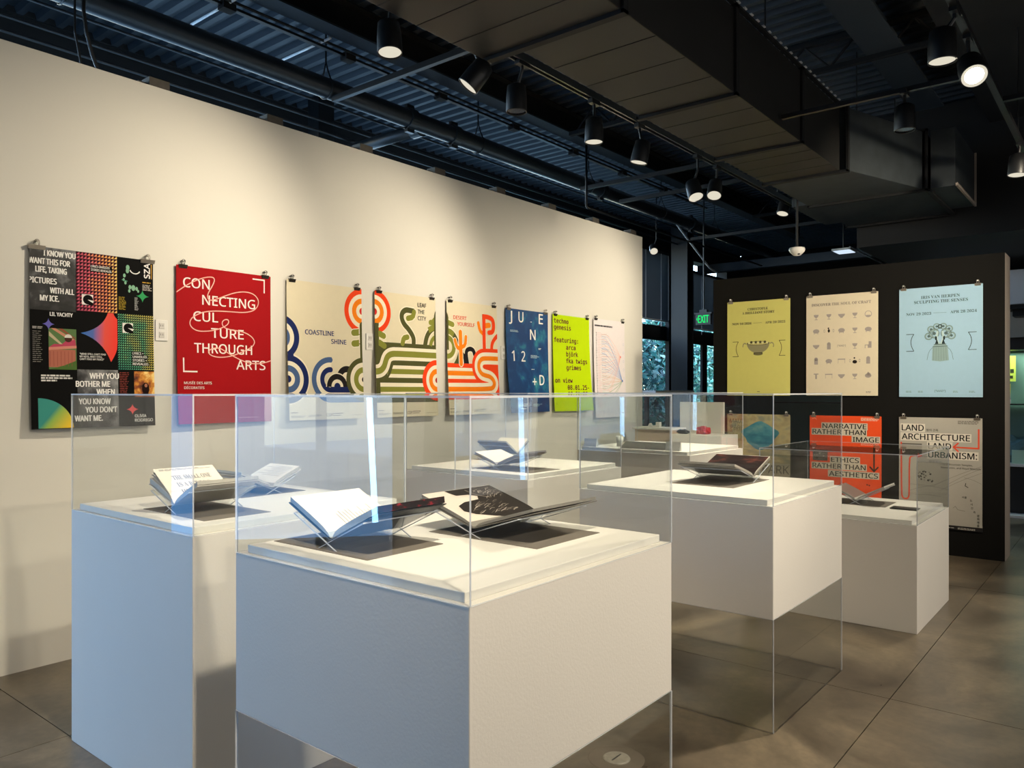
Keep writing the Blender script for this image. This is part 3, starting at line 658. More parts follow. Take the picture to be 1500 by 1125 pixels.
# -- 6 blue
BLUEP = gradient('blue_duotone_print', [(.40, '083a70'), (.52, '0e4c80'), (.66, '2f8498'), (.82, '80bcb4')], (.10, 0, .05), 1.1, 5.0)
def d6(c):
    WT = 'f4f4f0'
    c.rect(0, 0, PW, PH, BLUEP, 1, 'duotone_print')
    for t, x, y, e in (('J', .052, .890, .098), ('U', .200, .890, .275), ('E', .531, .893, .597), ('N', .383, .726, .472), ('1', .080, .505, .118), ('2', .230, .503, .292), ('D', .524, .272, .606)):
        c.text(t, x, y, .100, WT, w=e-x, off=.03)
    c.line([(.399, .305), (.470, .305)], .014, WT, 4); c.line([(.4345, .270), (.4345, .340)], .014, WT, 4)
    c.text('S\u00f3narD', .115, .060, .036, WT, w=.21, off=.01); c.greek(.17, .035, .1, 1, .006, WT, seed=5); c.greek(.40, .075, .16, 2, .008, 'a8c8d0', seed=6)
    c.greek(.065, .80, .15, 2, .006, 'b8d0dc', seed=7); c.greek(.385, .565, .14, 3, .006, 'b8d0dc', seed=8); c.greek(.39, .425, .06, 1, .006, WT, seed=9); c.greek(.52, .64, .05, 2, .005, WT, seed=10); c.greek(.39, .90, .03, 1, .006, WT, seed=12)
poster('blue duotone concert poster with scattered letters JUNE 12 +D', 'L', 5.75, 1.325, PW, PH, .018, .075, .025, '115082', d6, M_CLIPS)
# -- 7 lime
def d7(c):
    CL = '5c1428'
    for t, x, y, e in (('techno', .023, .925, .283), ('genesis', .023, .858, .325), ('featuring:', .023, .725, .458), ('arca', .236, .652, .409), ('bj\u00f6rk', .236, .580, .452), ('fka twigs', .231, .508, .622), ('grimes', .231, .437, .502), ('on view', .027, .300, .331), ('08.01.25-', .238, .225, .633), ('08.31.25', .238, .155, .60)):
        c.text(t, x, y, .036, CL, 'mono', w=e-x, off=.08)
    c.greek(.03, .085, .02, 4, .003, '6a8010', seed=4); c.greek(.55, .03, .1, 1, .004, '6a8010', seed=3)
poster('lime green poster with dark red typewriter lettering TECHNO GENESIS', 'L', 6.52, 1.325, PW, PH, .018, .030, .062, 'bcdc06', d7)
# -- 8 white diagram
def d8(c):
    c.greek(.023, 1.03, .48, 1, .018, '2a2a34', seed=3)
    r = random.Random(5)
    for k in range(46):
        c.rect(.045, .955-k*.0185, .045+r.uniform(.012, .02), .962-k*.0185, '4a3c48', 2, 'fine_print'); c.rect(.075, .955-k*.0185, .12+r.uniform(0, .04), .959-k*.0185, 'e0b8b8', 2, 'fine_print')
    for k in range(38):
        y = .95-k*.0215; x = .28+.05*math.sin(k*1.7)
        n = (.60, .42) if k % 3 else (.57, .70); col = ('8aa6d8' if k < 22 else 'd8b890' if k < 28 else '98b898') if k % 3 else 'f0b0a0'
        c.line([(.16, y+.02*r.uniform(-1, 1)), (x, y), (n[0]-.10, n[1]+(y-n[1])*.45), n], .0028, col, 2, 'line_diagram', smooth=2)
        c.line([(.15, y), (.15+r.uniform(.03, .1), y+r.uniform(-.01, .02)), (x, y)], .0025, 'a8a4a8', 2, 'line_diagram', smooth=1)
    c.disc(.60, .42, .014, '5a80c8', 3); c.disc(.57, .70, .012, 'f0887a', 3)
    for k in range(5): c.ring(.635, .85-.1*k, .012, .016, 'c8ccd8', layer=2, n=14)
    for k in range(4): c.line([(.07+.08*k, .08), (.075+.08*k, .055), (.10+.08*k, .06), (.105+.08*k, .09)], .006, '4a4a68', 2, 'line_diagram')
poster('narrow white poster with a fan of thin coloured lines, last on the white wall', 'L', 7.295, 1.235, .668, 1.115, .018, .035, .035, 'e9e2e4', d8)

# -- black wall
SER = '5a5648'
def serif(c, t, x, y, w, h, col): c.text(t, x, y, h, col, 'serif', w=w, align='c', off=.0)
def brk(c, yc=.517, xl=.062, xr=.645, col='1c1a18'):
    for s, x in ((1, xl), (-1, xr)):
        pts = [(x, yc+.078), (x+s*.066, yc+.078), (x+s*.047, yc+.045), (x+s*.038, yc), (x+s*.047, yc-.045), (x+s*.066, yc-.084), (x, yc-.084)]
        c.line(pts[:2], .005, col); c.line(pts[1:6], .005, col, smooth=2); c.line(pts[5:], .005, col)
BW, BH = .697, 1.03
def d9(c):
    serif(c, 'CHRISTOFLE', .345, .928, .225, .026, SER); serif(c, 'A BRILLIANT STORY', .352, .888, .36, .026, SER)
    serif(c, 'NOV 14 2024', .167, .775, .218, .024, SER); serif(c, 'APR 20 2025', .536, .775, .218, .024, SER); c.line([(.294, .788), (.391, .788)], .002, SER)
    brk(c, .512)
    SV, SD = '9a9470', '55513c'
    c.ring(.35, .568, 0, .125, SV, 180, 360, 2, 'bowl_print', n=60, sy=.85); c.disc(.35, .568, .122, 'c8c07c', 3, 'bowl_print', sy=.18); c.ring(.35, .568, .105, .125, SD, 0, 360, 4, 'bowl_print', sy=.18)
    for k in range(9): c.disc(.25+.025*k, .572+.008*(k % 2), .014, SD if k % 2 else 'e0dca0', 5, 'bowl_print', n=8)
    c.rect(.30, .445, .40, .468, SD, 3, 'bowl_print'); c.disc(.35, .448, .05, '77714e', 4, 'bowl_print', sy=.25)
    for s in (-1, 1): c.ring(.35+s*.148, .54, .018, .027, SV, 40 if s < 0 else -40, 200 if s < 0 else 140, 3, 'bowl_print', n=30, sy=1.3)
    c.greek(.02, .025, .18, 1, .006, '908a50', seed=1); c.greek(.34, .04, .03, 1, .006, '605c40', seed=2)
poster('yellow poster with a silver bowl and A BRILLIANT STORY on the black wall', 'B', 3.564, 1.487, BW, BH, .012, .004, .004, 'dcd67c', d9, M_CLIPS, .05, .04, True)
def d10(c):
    TX, G = '8a7e78', 'a89e98'
    serif(c, 'DISCOVER THE SOUL OF CRAFT', .343, .920, .575, .027, TX)
    r = random.Random(2); xs_ = [.1, .227, .351, .479, .605]; ys_ = [.812, .662, .505, .352, .200]
    for j, y in enumerate(ys_):
        for i, x in enumerate(xs_):
            k = (i*3+j*5+i*j) % 8
            if (i, j) == (1, 1) or (i, j) == (3, 3):
                c.disc(x, y-.012 if j == 3 else y, .022 if j == 3 else .011, '2c2622', 3, 'craft_icons', sy=.8 if j == 3 else 1.6); c.disc(x-.004, y+.026, .008, '2c2622', 3, 'craft_icons')
                for s in (-1, 1): c.ring(x+s*.045, y, .006, .008, TX, 0, 360, 2, 'craft_icons', n=8, sy=2)
                continue
            if (i, j) == (2, 2): c.text('[\u201CMAD\u201D]', x, y-.008, .018, TX, align='c', w=.08); continue
            if (i, j) == (4, 0): c.ring(x, y, .028, .033, G, n=24, part='craft_icons'); c.ring(x, y-.01, 0, .022, G, 180, 360, n=24, part='craft_icons'); continue
            if j == 0 and i < 2 or k == 1: c.ring(x, y+.02, 0, .024, G, 180, 360, n=24, part='craft_icons', sy=1.3); c.rect(x-.003, y-.03, x+.003, y, G, part='craft_icons'); c.rect(x-.016, y-.033, x+.016, y-.028, G, part='craft_icons')
            elif (i, j) == (2, 0) or k == 2: c.ring(x, y+.016, 0, .033, G, 180, 360, n=24, part='craft_icons'); c.rect(x-.012, y-.024, x+.012, y-.012, G, part='craft_icons')
            elif k == 3: c.rect(x-.036, y+.012, x+.036, y+.022, G, part='craft_icons'); c.rect(x-.034, y-.025, x-.031, y+.012, G, part='craft_icons'); c.rect(x+.031, y-.025, x+.034, y+.012, G, part='craft_icons')
            elif k == 4: c.rect(x-.024, y+.016, x+.024, y+.026, G, part='craft_icons'); c.rect(x-.008, y-.030, x+.008, y+.016, G, part='craft_icons')
            elif k == 5: c.disc(x, y, .032, G, sy=.68, part='craft_icons'); c.rect(x-.022, y-.03, x-.016, y, G, part='craft_icons'); c.rect(x+.014, y-.03, x+.02, y, G, part='craft_icons')
            elif k == 6: c.rect(x-.004, y-.03, x+.03, y, G, part='craft_icons'); c.rect(x+.004, y, x+.03, y+.035, G, part='craft_icons'); c.rect(x-.032, y-.032, x-.026, y, G, part='craft_icons'); c.rect(x-.032, y-.004, x+.03, y+.003, G, part='craft_icons')
            elif k == 7: c.rect(x-.018, y-.033, x+.018, y+.022, G, part='craft_icons'); c.disc(x, y+.022, .018, G, part='craft_icons')
            else: c.disc(x, y, .030, G, sy=.75, part='craft_icons'); c.disc(x+.006, y+.012, .018, G, part='craft_icons'); c.disc(x, y+.032, .006, G, part='craft_icons')
    c.greek(.585, .038, .06, 2, .005, TX, seed=4)
poster('cream poster with a grid of grey craft silhouettes on the black wall', 'B', 2.70, 1.490, BW, BH, .012, .004, .010, 'e0d4ba', d10, M_CLIPS, .05, .04, True)
def d11(c):
    TX = '3e5054'
    serif(c, 'IRIS VAN HERPEN', .353, .934, .325, .027, TX); serif(c, 'SCULPTING THE SENSES', .356, .890, .45, .027, TX)
    serif(c, 'NOV 29 2023', .17, .780, .215, .024, TX); serif(c, 'APR 28 2024', .545, .783, .215, .024, TX); c.line([(.293, .795), (.405, .793)], .002, TX)
    brk(c, .522, .063, .650)
    A, B_, D_ = '8fa8a8', '5a6e70', '2c3a3c'
    for s in (-1, 1):
        for x, y, r in ((.05, .60, .045), (.095, .575, .035), (.075, .64, .032), (.028, .665, .030)):
            c.ring(.352+s*x, y, r*.62, r, A, n=26, layer=2, part='figure_print'); c.ring(.352+s*x, y, r*.9, r, B_, n=26, layer=3, part='figure_print'); c.disc(.352+s*x, y, r*.35, B_, 3, 'figure_print', n=12)
        c.line([(.352+s*.01, .50), (.352+s*.03, .56), (.352+s*.02, .62)], .016, 'b8d0d0', 4, 'figure_print', smooth=1); c.disc(.352+s*.034, .555, .009, D_, 5, 'figure_print', sy=2.2, n=12)
        c.line([(.352+s*.06, .47), (.352+s*.095, .43), (.352+s*.11, .35)], .003, B_, 2, 'figure_print', smooth=1)
    c.disc(.352, .665, .02, A, 4, 'figure_print'); c.ring(.352, .665, .012, .02, D_, layer=5, n=20, part='figure_print')
    c.poly([(.315, .51), (.39, .51), (.415, .475), (.425, .345), (.352, .335), (.285, .345), (.29, .475)], A, 3, 'figure_print')
    c.line([(.29, .475), (.415, .478)], .006, B_, 4, 'figure_print'); c.line([(.30, .495), (.405, .497)], .004, D_, 4, 'figure_print')
    for k in range(6): c.line([(.30+.02*k, .47), (.296+.022*k, .345)], .003, '76908f', 4, 'figure_print')
    c.poly([(.325, .55), (.34, .50), (.31, .50)], D_, 5, 'figure_print'); c.poly([(.38, .55), (.365, .50), (.395, .50)], D_, 5, 'figure_print')
    for x in (.06, .165, .46, .59): c.greek(x, .052, .05, 2, .005, '7a9698', seed=int(x*99))
    c.text('[\u201CMAD\u201D]', .352, .048, .018, TX, align='c', w=.09); c.line([(.0, .018), (BW, .018)], .002, '8eaeb0')
poster('pale blue poster with a sculptural dress and SCULPTING THE SENSES on the black wall', 'B', 1.814, 1.480, .700, 1.04, .012, .004, .004, 'a2c4da', d11, M_CLIPS, .05, .04, True)
MAPP = gradient('ochre_map_print', [(.25, '8a8872'), (.45, 'b0a078'), (.6, 'c8b888'), (.78, '9c9c84')], (.1, 0, .15), 1.2, 5.0)
SEA = gradient('teal_lake_print', [(.3, '3a7890'), (.55, '5498a8'), (.75, '7aacac')], (.1, 0, .1), 1.0, 4.0)
def d12(c):
    c.rect(0, .48, BW, 1.0, MAPP, 1, 'map_print'); c.rect(0, 0, BW, .48, 'a8a08a', 1)
    c.poly([(.37+.19*math.cos(a)*(1+.14*math.sin(3*a)+.06*math.sin(7*a)), .77+.14*math.sin(a)*(1+.12*math.cos(4*a))) for k in range(1) for a in [2*PI*i/30 for i in range(30)]], SEA, 2, 'lake_print')
    c.text('MAUI', .03, .90, .045, '5c5a50', w=.15); c.text('PARK', .04, .83, .045, '6c685c', w=.15); c.text('PARK', .40, .372, .085, '5e5a50', w=.285, off=.01)
    c.line([(0, .40), (BW, .47)], .006, '8a8c80', 3); c.line([(0, .27), (BW, .24)], .004, '8a8674', 3)
poster('ochre and teal map poster below the yellow one on the black wall', 'B', 3.564, .285, BW, 1.0, .012, .004, .004, 'b0a88e', d12, M_CLIPS, .05, .04, True)
def lab(c, t, x0, y0, x1, h, bgc, col='1c1a18', lay=3, pad=.012, off=.006):
    c.rect(x0-pad, y0-pad*.9, x1+pad, y0+h+pad*.9, bgc, lay); c.text(t, x0, y0, h, col, w=x1-x0, layer=lay+1, off=.03)
def d13(c):
    G = 'cfc6b4'
    for t, x0, y, x1 in (('NARRATIVE', .130, .872, .552), ('RATHER THAN', .030, .812, .545), ('IMAGE', .425, .743, .668), ('ETHICS', .215, .531, .482), ('RATHER THAN', .030, .463, .545), ('AESTHETICS', .195, .388, .660)):
        lab(c, t, x0, y, x1, .047, G)
    c.rect(.031, .537, .18, .65, '5c5650', 2, 'photo_print'); 
    r = random.Random(3)
    for k in range(14): c.disc(.045+r.random()*.12, .55+r.random()*.085, r.uniform(.004, .012), r.choice(['8c857c', '3a3632', 'a8a298']), 3, 'photo_print', n=7)
    c.line([(.624, .735), (.624, .46)], .014, '3c3228', 5); c.line([(.583, .503), (.624, .457), (.664, .503)], .014, '3c3228', 5)
    c.greek(.50, .978, .18, 3, .006, 'f6d8c8', seed=6); c.line([(.025, .965), (.05, .975), (.07, .96)], .004, 'f6d8c8', 2)
    for x, y in ((.56, .32), (.58, .315), (.62, .17), (.63, .13)): c.disc(x, y, .008, '5a2a1c', 3, n=8)
    c.poly([(.30, .34), (.52, .25), (.46, .20), (.30, .24)], 'c84c28', 2)
poster('orange poster reading NARRATIVE RATHER THAN IMAGE below the craft poster', 'B', 2.665, .285, .692, 1.0, .012, .004, .004, 'f0562a', d13, M_CLIPS, .05, .04, True)
def d14(c):
    G = 'ddd6c8'
    lab(c, 'LAND', .025, .872, .215, .056, G); lab(c, 'ARCHITECTURE', .025, .787, .598, .056, G); lab(c, 'LAND', .255, .705, .445, .056, G); lab(c, 'URBANISM:', .255, .622, .655, .056, G)
    c.text('\ub545\uc758 \uac74\ucd95', .238, .872, .022, '1c1a18', 'cjk', w=.10, off=.01); c.text('\ub545\uc758 \ub3c4\uc2dc', .262, .575, .022, '3c3a36', 'cjk', w=.10, off=.01)
    c.text('City of Mountain Temples,', .359, .558, .016, '2c2a28', w=.26, off=.012); c.text('Watersides, and Royal Mounds', .359, .527, .016, '2c2a28', w=.325, off=.012)
    O = 'e4583c'
    c.line([(.668, .901), (.668, .724), (.47, .728)], .013, O, 4); c.line([(.506, .769), (.465, .729), (.506, .687)], .013, O, 4)
    c.line([(.02, .76), (.023, .256), (.035, .222), (.06, .213), (.083, .225), (.091, .262), (.091, .600), (.11, .63), (.173, .637)], .013, O, 4, smooth=1); c.poly([(.165, .612), (.165, .66), (.205, .637)], O, 4)
    c.rect(.02, .63, .20, .75, '6c6862', 2)
    r = random.Random(9)
    for a, b in (((.30, .36), (.69, .56)), ((.36, .32), (.69, .50)), ((.42, .38), (.69, .54)), ((.10, .30), (.30, .36)), ((.10, .36), (.42, .33)), ((.14, .26), (.36, .26)), ((.55, .45), (.69, .40))):
        c.line([a, ((a[0]+b[0])/2, (a[1]+b[1])/2+.01), b], .003, '8a867e', 2, 'line_drawing', smooth=1)
    for k in range(26): c.disc(.17+.12*r.random(), .39+.10*r.random(), r.uniform(.004, .011), r.choice(['6a665e', '8c887e', '4c4a44']), 2, 'line_drawing', n=6)
    c.line([(.565, .40), (.56, .375), (.585, .36)], .006, '4a463e', 2); c.line([(.46, .16), (.48, .18), (.50, .15), (.56, .14)], .004, '8a867e', 2)
    for t, x, y in (('\uc11c\uc6b8', .545, .26), ('\ub3c4', .61, .235), ('\uc2dc', .615, .20), ('\uac74', .618, .165), ('\ucd95', .637, .13), ('\ubb38', .668, .10), ('\ud654', .668, .07), ('\uc608', .668, .04), ('\uc220', .668, .01)):
        c.text(t, x-.012, y, .020, '2c2a26', 'cjk', off=.015)
    c.greek(.50, .968, .18, 3, .006, '6a665e', seed=6)
    c.rect(0, -.02, .0, .0, G)
poster('grey poster reading LAND ARCHITECTURE LAND URBANISM with a red arrow', 'B', 1.815, .285, .697, 1.0, .014, .006, .006, 'b2ada2', d14, M_CLIPS, .05, .04, True)
def d15(c):
    c.greek(.35, .012, .12, 1, .006, 'c8c4bc', seed=2); c.greek(.50, .016, .18, 2, .005, 'c8c4bc', seed=3); c.greek(.02, .012, .12, 1, .006, 'c8c4bc', seed=5)
b = MB().box(8.195, 1.118, .245, 8.2095, 1.815, .30)
ls = link('poster_rail', b, mat('black_card', '18181a', 0.4), origin=(8.2, 1.45, .245))
tag(ls, 'black strip with tiny white print showing below the grey land architecture poster', 'strip')
cc = Canvas(); d15(cc); cc.build(ls, lambda u, v, d: (8.1945-d, 1.815-u, .247+v), .697, .05)
# sockets on the white wall
for x, z, lb in ((2.345, 1.915, 'white wall outlet beside the right edge of the black grid poster'), (4.032, 1.928, 'white wall outlet between the blue striped and green striped posters'), (5.70, 1.905, 'white wall outlet half hidden at the left edge of the blue concert poster')):
    o = thing('wall_outlet', lb, 'outlet', (x+.04, 4.76, z))
    link('cover_plate', MB().box(x, 4.752, z-.065, x+.078, 4.7601, z+.065), M_PLASTIC, o, bevel=.002)
    for dz in (-.028, .028):
        so = link('socket', MB().box(x+.022, 4.749, z+dz-.018, x+.056, 4.7525, z+dz+.018), mat('outlet_grey', 'cfccc6', 0.5), o, bevel=.001)
        link('slot', MB().box(x+.031, 4.748, z+dz-.004, x+.033, 4.7495, z+dz+.008).box(x+.044, 4.748, z+dz-.004, x+.046, 4.7495, z+dz+.008), M_LAMPBODY, so)

# ------------------------------------------------------------------ BOOKS on acrylic cradles
def open_book(label, clabel, mlabel, axis, x0, y0, zd, L, z0, wl, hl, wr, hr, tl, tr, cover, pages, prints=None, matr=None, fan=0, edge=None, fore=None):
    """spine runs along +X (axis x) or +Y (axis y) from (x0,y0); b is the distance across, + to the left/far side"""
    if axis == 'x': P = lambda a, b, z: (x0+a, y0+b, z)
    else: P = lambda a, b, z: (x0+b, y0+a, z)
    A = Vector((1, 0, 0)) if axis == 'x' else Vector((0, 1, 0))
    root = thing('open_book', label, 'book', P(L/2, 0, z0), 'open books in the display cases')
    ct = .0032
    pr = [(-wr-.004, z0+hr*(1+.004/wr)), (-.006, z0+.004), (.006, z0+.004), (wl+.004, z0+hl*(1+.004/wl))]
    poly = [P(0, b, z) for b, z in pr]+[P(0, b, z-ct) for b, z in pr[::-1]]
    link('cover', MB().prism(poly, A*L), cover, root)
    tops = {}
    for s, w, h, t, pm in ((1, wl, hl, tl, pages[0]), (-1, wr, hr, tr, pages[1])):
        n = 12; sl = h/w
        def zt(b, w=w, h=h, t=t, sl=sl): return z0+.004+sl*b+t*(1-math.exp(-b/.016))*(1+.10*math.sin(min(1, b/w)*PI))
        bot = [(s*b, z0+.0042+sl*b) for b in (0.004, w)]
        top = [(s*w*k/n-(s*.002*0), zt(w*k/n)) for k in range(n, -1, -1)]
        top[0] = (s*(w-.3*t*sl), top[0][1])
        pl = [P(.003, *q) for q in bot]+[P(.003, *q) for q in top[:-1]]
        mis = [0]*(len(pl)); mis[2:] = [1]*(len(pl)-3)+[0]; mis[1] = 2 if edge and s < 0 else 0
        link('page_block', MB().prism(pl, A*(L-.006), 0, mis), [fore or M_PAGEEDGE, pm, edge or M_PAGEEDGE], root)
        tops[s] = (zt, w)
    if prints:
        for s, fn in prints.items():
            if s == 'fan': continue
            zt, w = tops[s]; c = Canvas(); fn(c, L, w)
            c.build(root, (lambda u, v, d, s=s, zt=zt: P(.003+u, s*v, zt(max(v, .001))+.0006+d)), L-.006, w-.004, ([], [w*k/12 for k in range(1, 12)]))
    fan_top = None
    for k in range(fan):
        # loose leaves lifting off the left half
        w = wl; lift = .014*(k+1); b_ = MB(); n = 8; up = []
        for i in range(n+1):
            q = i/n; bb = w*(.97-.02*k)*q*math.cos(.10*(k+1)*q); up.append((bb, tops[1][0](bb)+lift*q**1.3+.001))
        for (b0, za), (b1, zb) in zip(up[:-1], up[1:]): b_.prism([P(.004, b0, za), P(.004, b1, zb), P(.004, b1, zb+.0006), P(.004, b0, za+.0006)], A*(L-.008))
        link('loose_page', b_, M_PAPER, root)
        if k == fan-1:
            c = Canvas(); prints['fan'](c, L, w*.93)
            def fz(u, v, d, up=up): 
                for (b0, za), (b1, zb) in zip(up[:-1], up[1:]):
                    if v <= b1: break
                return P(.004+u, v, za+(zb-za)*(v-b0)/(b1-b0)+.0012+d)
            c.build(root, fz, L-.008, up[-1][0], ([], [q[0] for q in up[1:-1]]))
    # cradle
    cr = thing('book_cradle', clabel, 'book stand', P(L/2, 0, zd), 'clear acrylic book cradles')
    for s, w, h in ((1, wl, hl), (-1, wr, hr)):
        f = (-s*.045, zd+.0005); bt = .80*w; e = (s*bt, z0+h*.80-.0075)
        th = .005
        pl = [P(.0, f[0]-.003, f[1]), P(.0, f[0]+.003, f[1]), P(.0, e[0]+s*.0015, e[1]-th*.5), P(.0, e[0], e[1]+th*.3)]
        link('cradle_plate', MB().prism([Vector(p)-A*.010 for p in pl], A*(L+.016), 0, [1, 0, 1, 0]), [M_AC, M_ED], cr)
        # bright polished ends
        for a in (-.013, L+.006):
            link('plate_edge', MB().prism([Vector(p)+A*a for p in pl], A*.003), M_ED, cr)
    if matr:
        m = link('display_mat', MB().box(matr[0], matr[1], zd-.0005, matr[2], matr[3], zd+.0015), M_MATBRD, origin=((matr[0]+matr[2])/2, (matr[1]+matr[3])/2, zd))
        tag(m, mlabel, 'mat', 'grey mats under the books')
    return root
ZD = 1.0425
def lines(col, x0=.15, x1=.9, y0=.15, y1=.85, n=9, along='v', seed=1, h=.004):
    def fn(c, L, w):
        r = random.Random(seed)
        for k in range(n):
            if along == 'v':   # text lines run across the page (along b)
                a = L*(x0+(x1-x0)*k/n); c.rect(a, w*y0, a+h*.6, w*(y0+(y1-y0)*r.uniform(.6, 1)), col, 1, 'printed_text')
            else:
                b = w*(y0+(y1-y0)*k/n); c.rect(L*x0, b, L*(x0+(x1-x0)*r.uniform(.6, 1)), b+h*.6, col, 1, 'printed_text')
    return fn
M_COVD = mat('black_book_cover', '151617', 0.4); M_COVW = mat('white_book_cover', 'cfccc8', 0.5); M_COVG = mat('grey_book_cover', '6a6660', 0.5)
M_REDP = gradient('red_ink_edge', [(.38, '160e10'), (.5, '3a1016'), (.64, 'a82834'), (.85, 'c85058')], (.05, 0, .02), 1.4, 7.0)
M_COVR = mat('dark_photo_cover', '2a1a1c', 0.35)
# front case, left book
open_book('open book of cream pages with red printed edge, left in the front display case', 'clear acrylic cradle under the red edged book in the front case', 'grey mat under the red edged book in the front case',
    'x', 1.515, 1.955, ZD, .293, 1.072, .213, .097, .213, .100, .016, .020, M_COVD, (M_PAPER, M_PAPER),
    {1: lines('8f8b86', .30, .95, .12, .55, 13, 'v', 3), -1: lines('a19c96', .1, .9, .2, .9, 8, 'v', 4)}, (1.485, 1.745, 1.80, 2.21), fore=mat('book_leaf_edges', 'a8b0b4', .7, 0, .15, 60), edge=M_REDP)
# front case, right book
def art(c, L, w):
    D, G = '2c2826', '8a8078'
    c.poly([(L*.30, w*.99), (L*.99, w*.99), (L*.99, w*.02), (L*.62, w*.02), (L*.40, w*.10), (L*.20, w*.22), (L*.12, w*.34), (L*.16, w*.50), (L*.30, w*.58), (L*.52, w*.60), (L*.58, w*.70), (L*.50, w*.78), (L*.34, w*.80)], D, 1, 'hair_photo')
    r = random.Random(6)
    for k in range(46):
        a = L*(.22+.5*r.random()); b = w*(.14+.36*r.random()); c.line([(a, b), (a+.018, b+.008), (a+.034, b+.004+.012*r.random())], .0014, r.choice([G, '6a625a', 'b8aea4']), 2, 'hair_photo')
    for k in range(26):
        a = L*(.62+.26*r.random()); b = w*(.58+.3*r.random()); c.line([(a, b), (a+.012, b+.012), (a+.03, b+.014)], .0014, r.choice([G, 'b8aea4']), 2, 'hair_photo')
    c.line([(L*.56, w*.93), (L*.58, w*.74), (L*.70, w*.60)], .003, 'a09488', 2, 'hair_photo', smooth=2)
open_book('large open book showing a photograph of dark hair, in the front display case', 'clear acrylic cradle under the hair photograph book', 'grey mat under the hair photograph book',
    'x', 1.945, 1.745, ZD, .37, 1.072, .250, .078, .252, .076, .012, .010, M_COVG, (mat('pinkish_page', 'd8ccc2', .45), M_PAPER),
    {1: art}, (1.925, 1.46, 2.285, 1.935), fore=mat('grey_leaf_edges', '7c7872', .7, 0, .1, 60))
# right raised case
BURG = gradient('burgundy_photo_page', [(.3, '1a1214'), (.5, '33211f'), (.62, '6a3830'), (.8, '8a5448')], (.1, 0, .05), 1.1, 3.0, .6)
def burg(c, L, w): c.rect(.002, .004, L-.008, w-.006, BURG, 1, 'page_photo')
open_book('open book with dark burgundy photographs, alone in the right raised display case', 'clear acrylic cradle under the burgundy photograph book', 'grey mat under the burgundy photograph book',
    'y', 4.085, 1.623, ZD, .325, 1.072, .238, .080, .252, .070, .010, .012, mat('grey_green_cover', '77736c', .5), (M_PAPER, M_PAPER),
    {1: burg, -1: burg}, (3.76, 1.603, 4.25, 1.955), fore=mat('warm_leaf_edges', '9a948a', .7, 0, .1, 60))
# left case, two books
def big(c, L, w):
    for t, b, wd, a in (('THE SMALL ONE', .58, .62, .2), ('IS A BIT TOO', .36, .55, .2), ('HEAVY', .14, .3, .2)):
        c.text(t, L*a, w*b, .024, '8a8a90', 'serif', w=L*wd, layer=1, off=-.015, part='printed_text')
    c.greek(.02, w*.9, L*.85, 2, .003, 'a8a8ac', seed=3, part='printed_text')
bk = open_book('open white book with big grey lettering and lifting pages, left in the left display case', 'clear acrylic cradle under the book with lifting pages', 'grey mat under the book with lifting pages',
    'x', 1.565, 3.026, ZD, .275, 1.074, .200, .072, .182, .092, .022, .014, M_COVW, (M_PAPER, mat('dark_page', '2e3236', .5)),
    {'fan': big}, (1.545, 2.752, 1.835, 3.235), fan=3)
open_book('open white book of finely printed pages, right in the left display case', 'clear acrylic cradle under the finely printed book', 'grey mat under the finely printed book',
    'y', 2.165, 3.235, ZD, .255, 1.074, .158, .070, .165, .068, .016, .012, M_COVW, (M_PAPER, M_PAPER),
    {1: lines('9a9aa0', .1, .9, .35, .92, 8, 'h', 8), -1: lines('9a9aa0', .1, .9, .2, .9, 9, 'h', 9)}, (1.99, 3.215, 2.34, 3.50))
# middle case, two books
open_book('open pale book with wide right wing, nearer one in the middle display case', 'clear acrylic cradle under the nearer pale book', 'grey mat under the nearer pale book',
    'x', 3.705, 3.131, ZD, .265, 1.072, .182, .060, .196, .074, .012, .010, mat('taupe_cover', '857a72', .5), (M_PAPER, M_PAPER), None, (3.685, 2.84, 3.985, 3.28), fore=mat('mauve_leaf_edges', '8e8c92', .7))
open_book('open pale book with black spine, farther one in the middle display case', 'clear acrylic cradle under the farther pale book', 'grey mat under the farther pale book',
    'y', 4.325, 3.45, ZD, .27, 1.085, .125, .085, .130, .085, .016, .010, M_COVD, (mat('cream_page', 'e4dcc4', .6), M_PAPER), None, (4.17, 3.43, 4.47, 3.74))
# low case
open_book('open book with a pinkish left page in the low display case at the right', 'clear acrylic cradle under the pinkish page book', 'grey mat under the pinkish page book',
    'x', 5.93, 1.60, .7125, .30, .745, .155, .075, .19, .098, .010, .012, M_COVW, (mat('pinkish_grey_page', '7c6058', .5), M_PAPER), None, (5.92, 1.40, 6.24, 1.78))
pl = link('placard', MB().box(5.87, 1.19, .7125, 5.985, 1.36, .722), mat('black_placard', '17181a', 0.3), origin=(5.93, 1.27, .712), bevel=.001)
tag(pl, 'small flat black placard lying in the low display case at the right', 'placard')

# ------------------------------------------------------------------ far case contents and things behind
w_ = link('book_wedge', MB().prism([(5.80, 3.50, ZD), (5.80, 3.05, ZD), (5.88, 3.05, ZD), (5.90, 3.05, ZD+.055), (5.90, 3.50, ZD+.055)][0:2]+[(5.90, 3.05, ZD+.055), (5.90, 3.50, ZD+.055)], (.03, 0, -.008)), mat('charcoal_cloth', '4a4844', .6), origin=(5.85, 3.3, ZD))
tag(w_, 'dark grey sloping book wedge in the far display case', 'book')
for y, h, lb in ((3.74, .07, 'small white placard near the left end of the far display case'), (2.93, .075, 'small white placard near the right end of the far display case')):
    p = link('placard', MB().prism([(5.79, y, ZD), (5.83, y, ZD), (5.83, y, ZD+.004), (5.815, y, ZD+h), (5.81, y, ZD+h)], (0, .13, 0)), M_PLASTIC, origin=(5.81, y, ZD))
    tag(p, lb, 'placard')
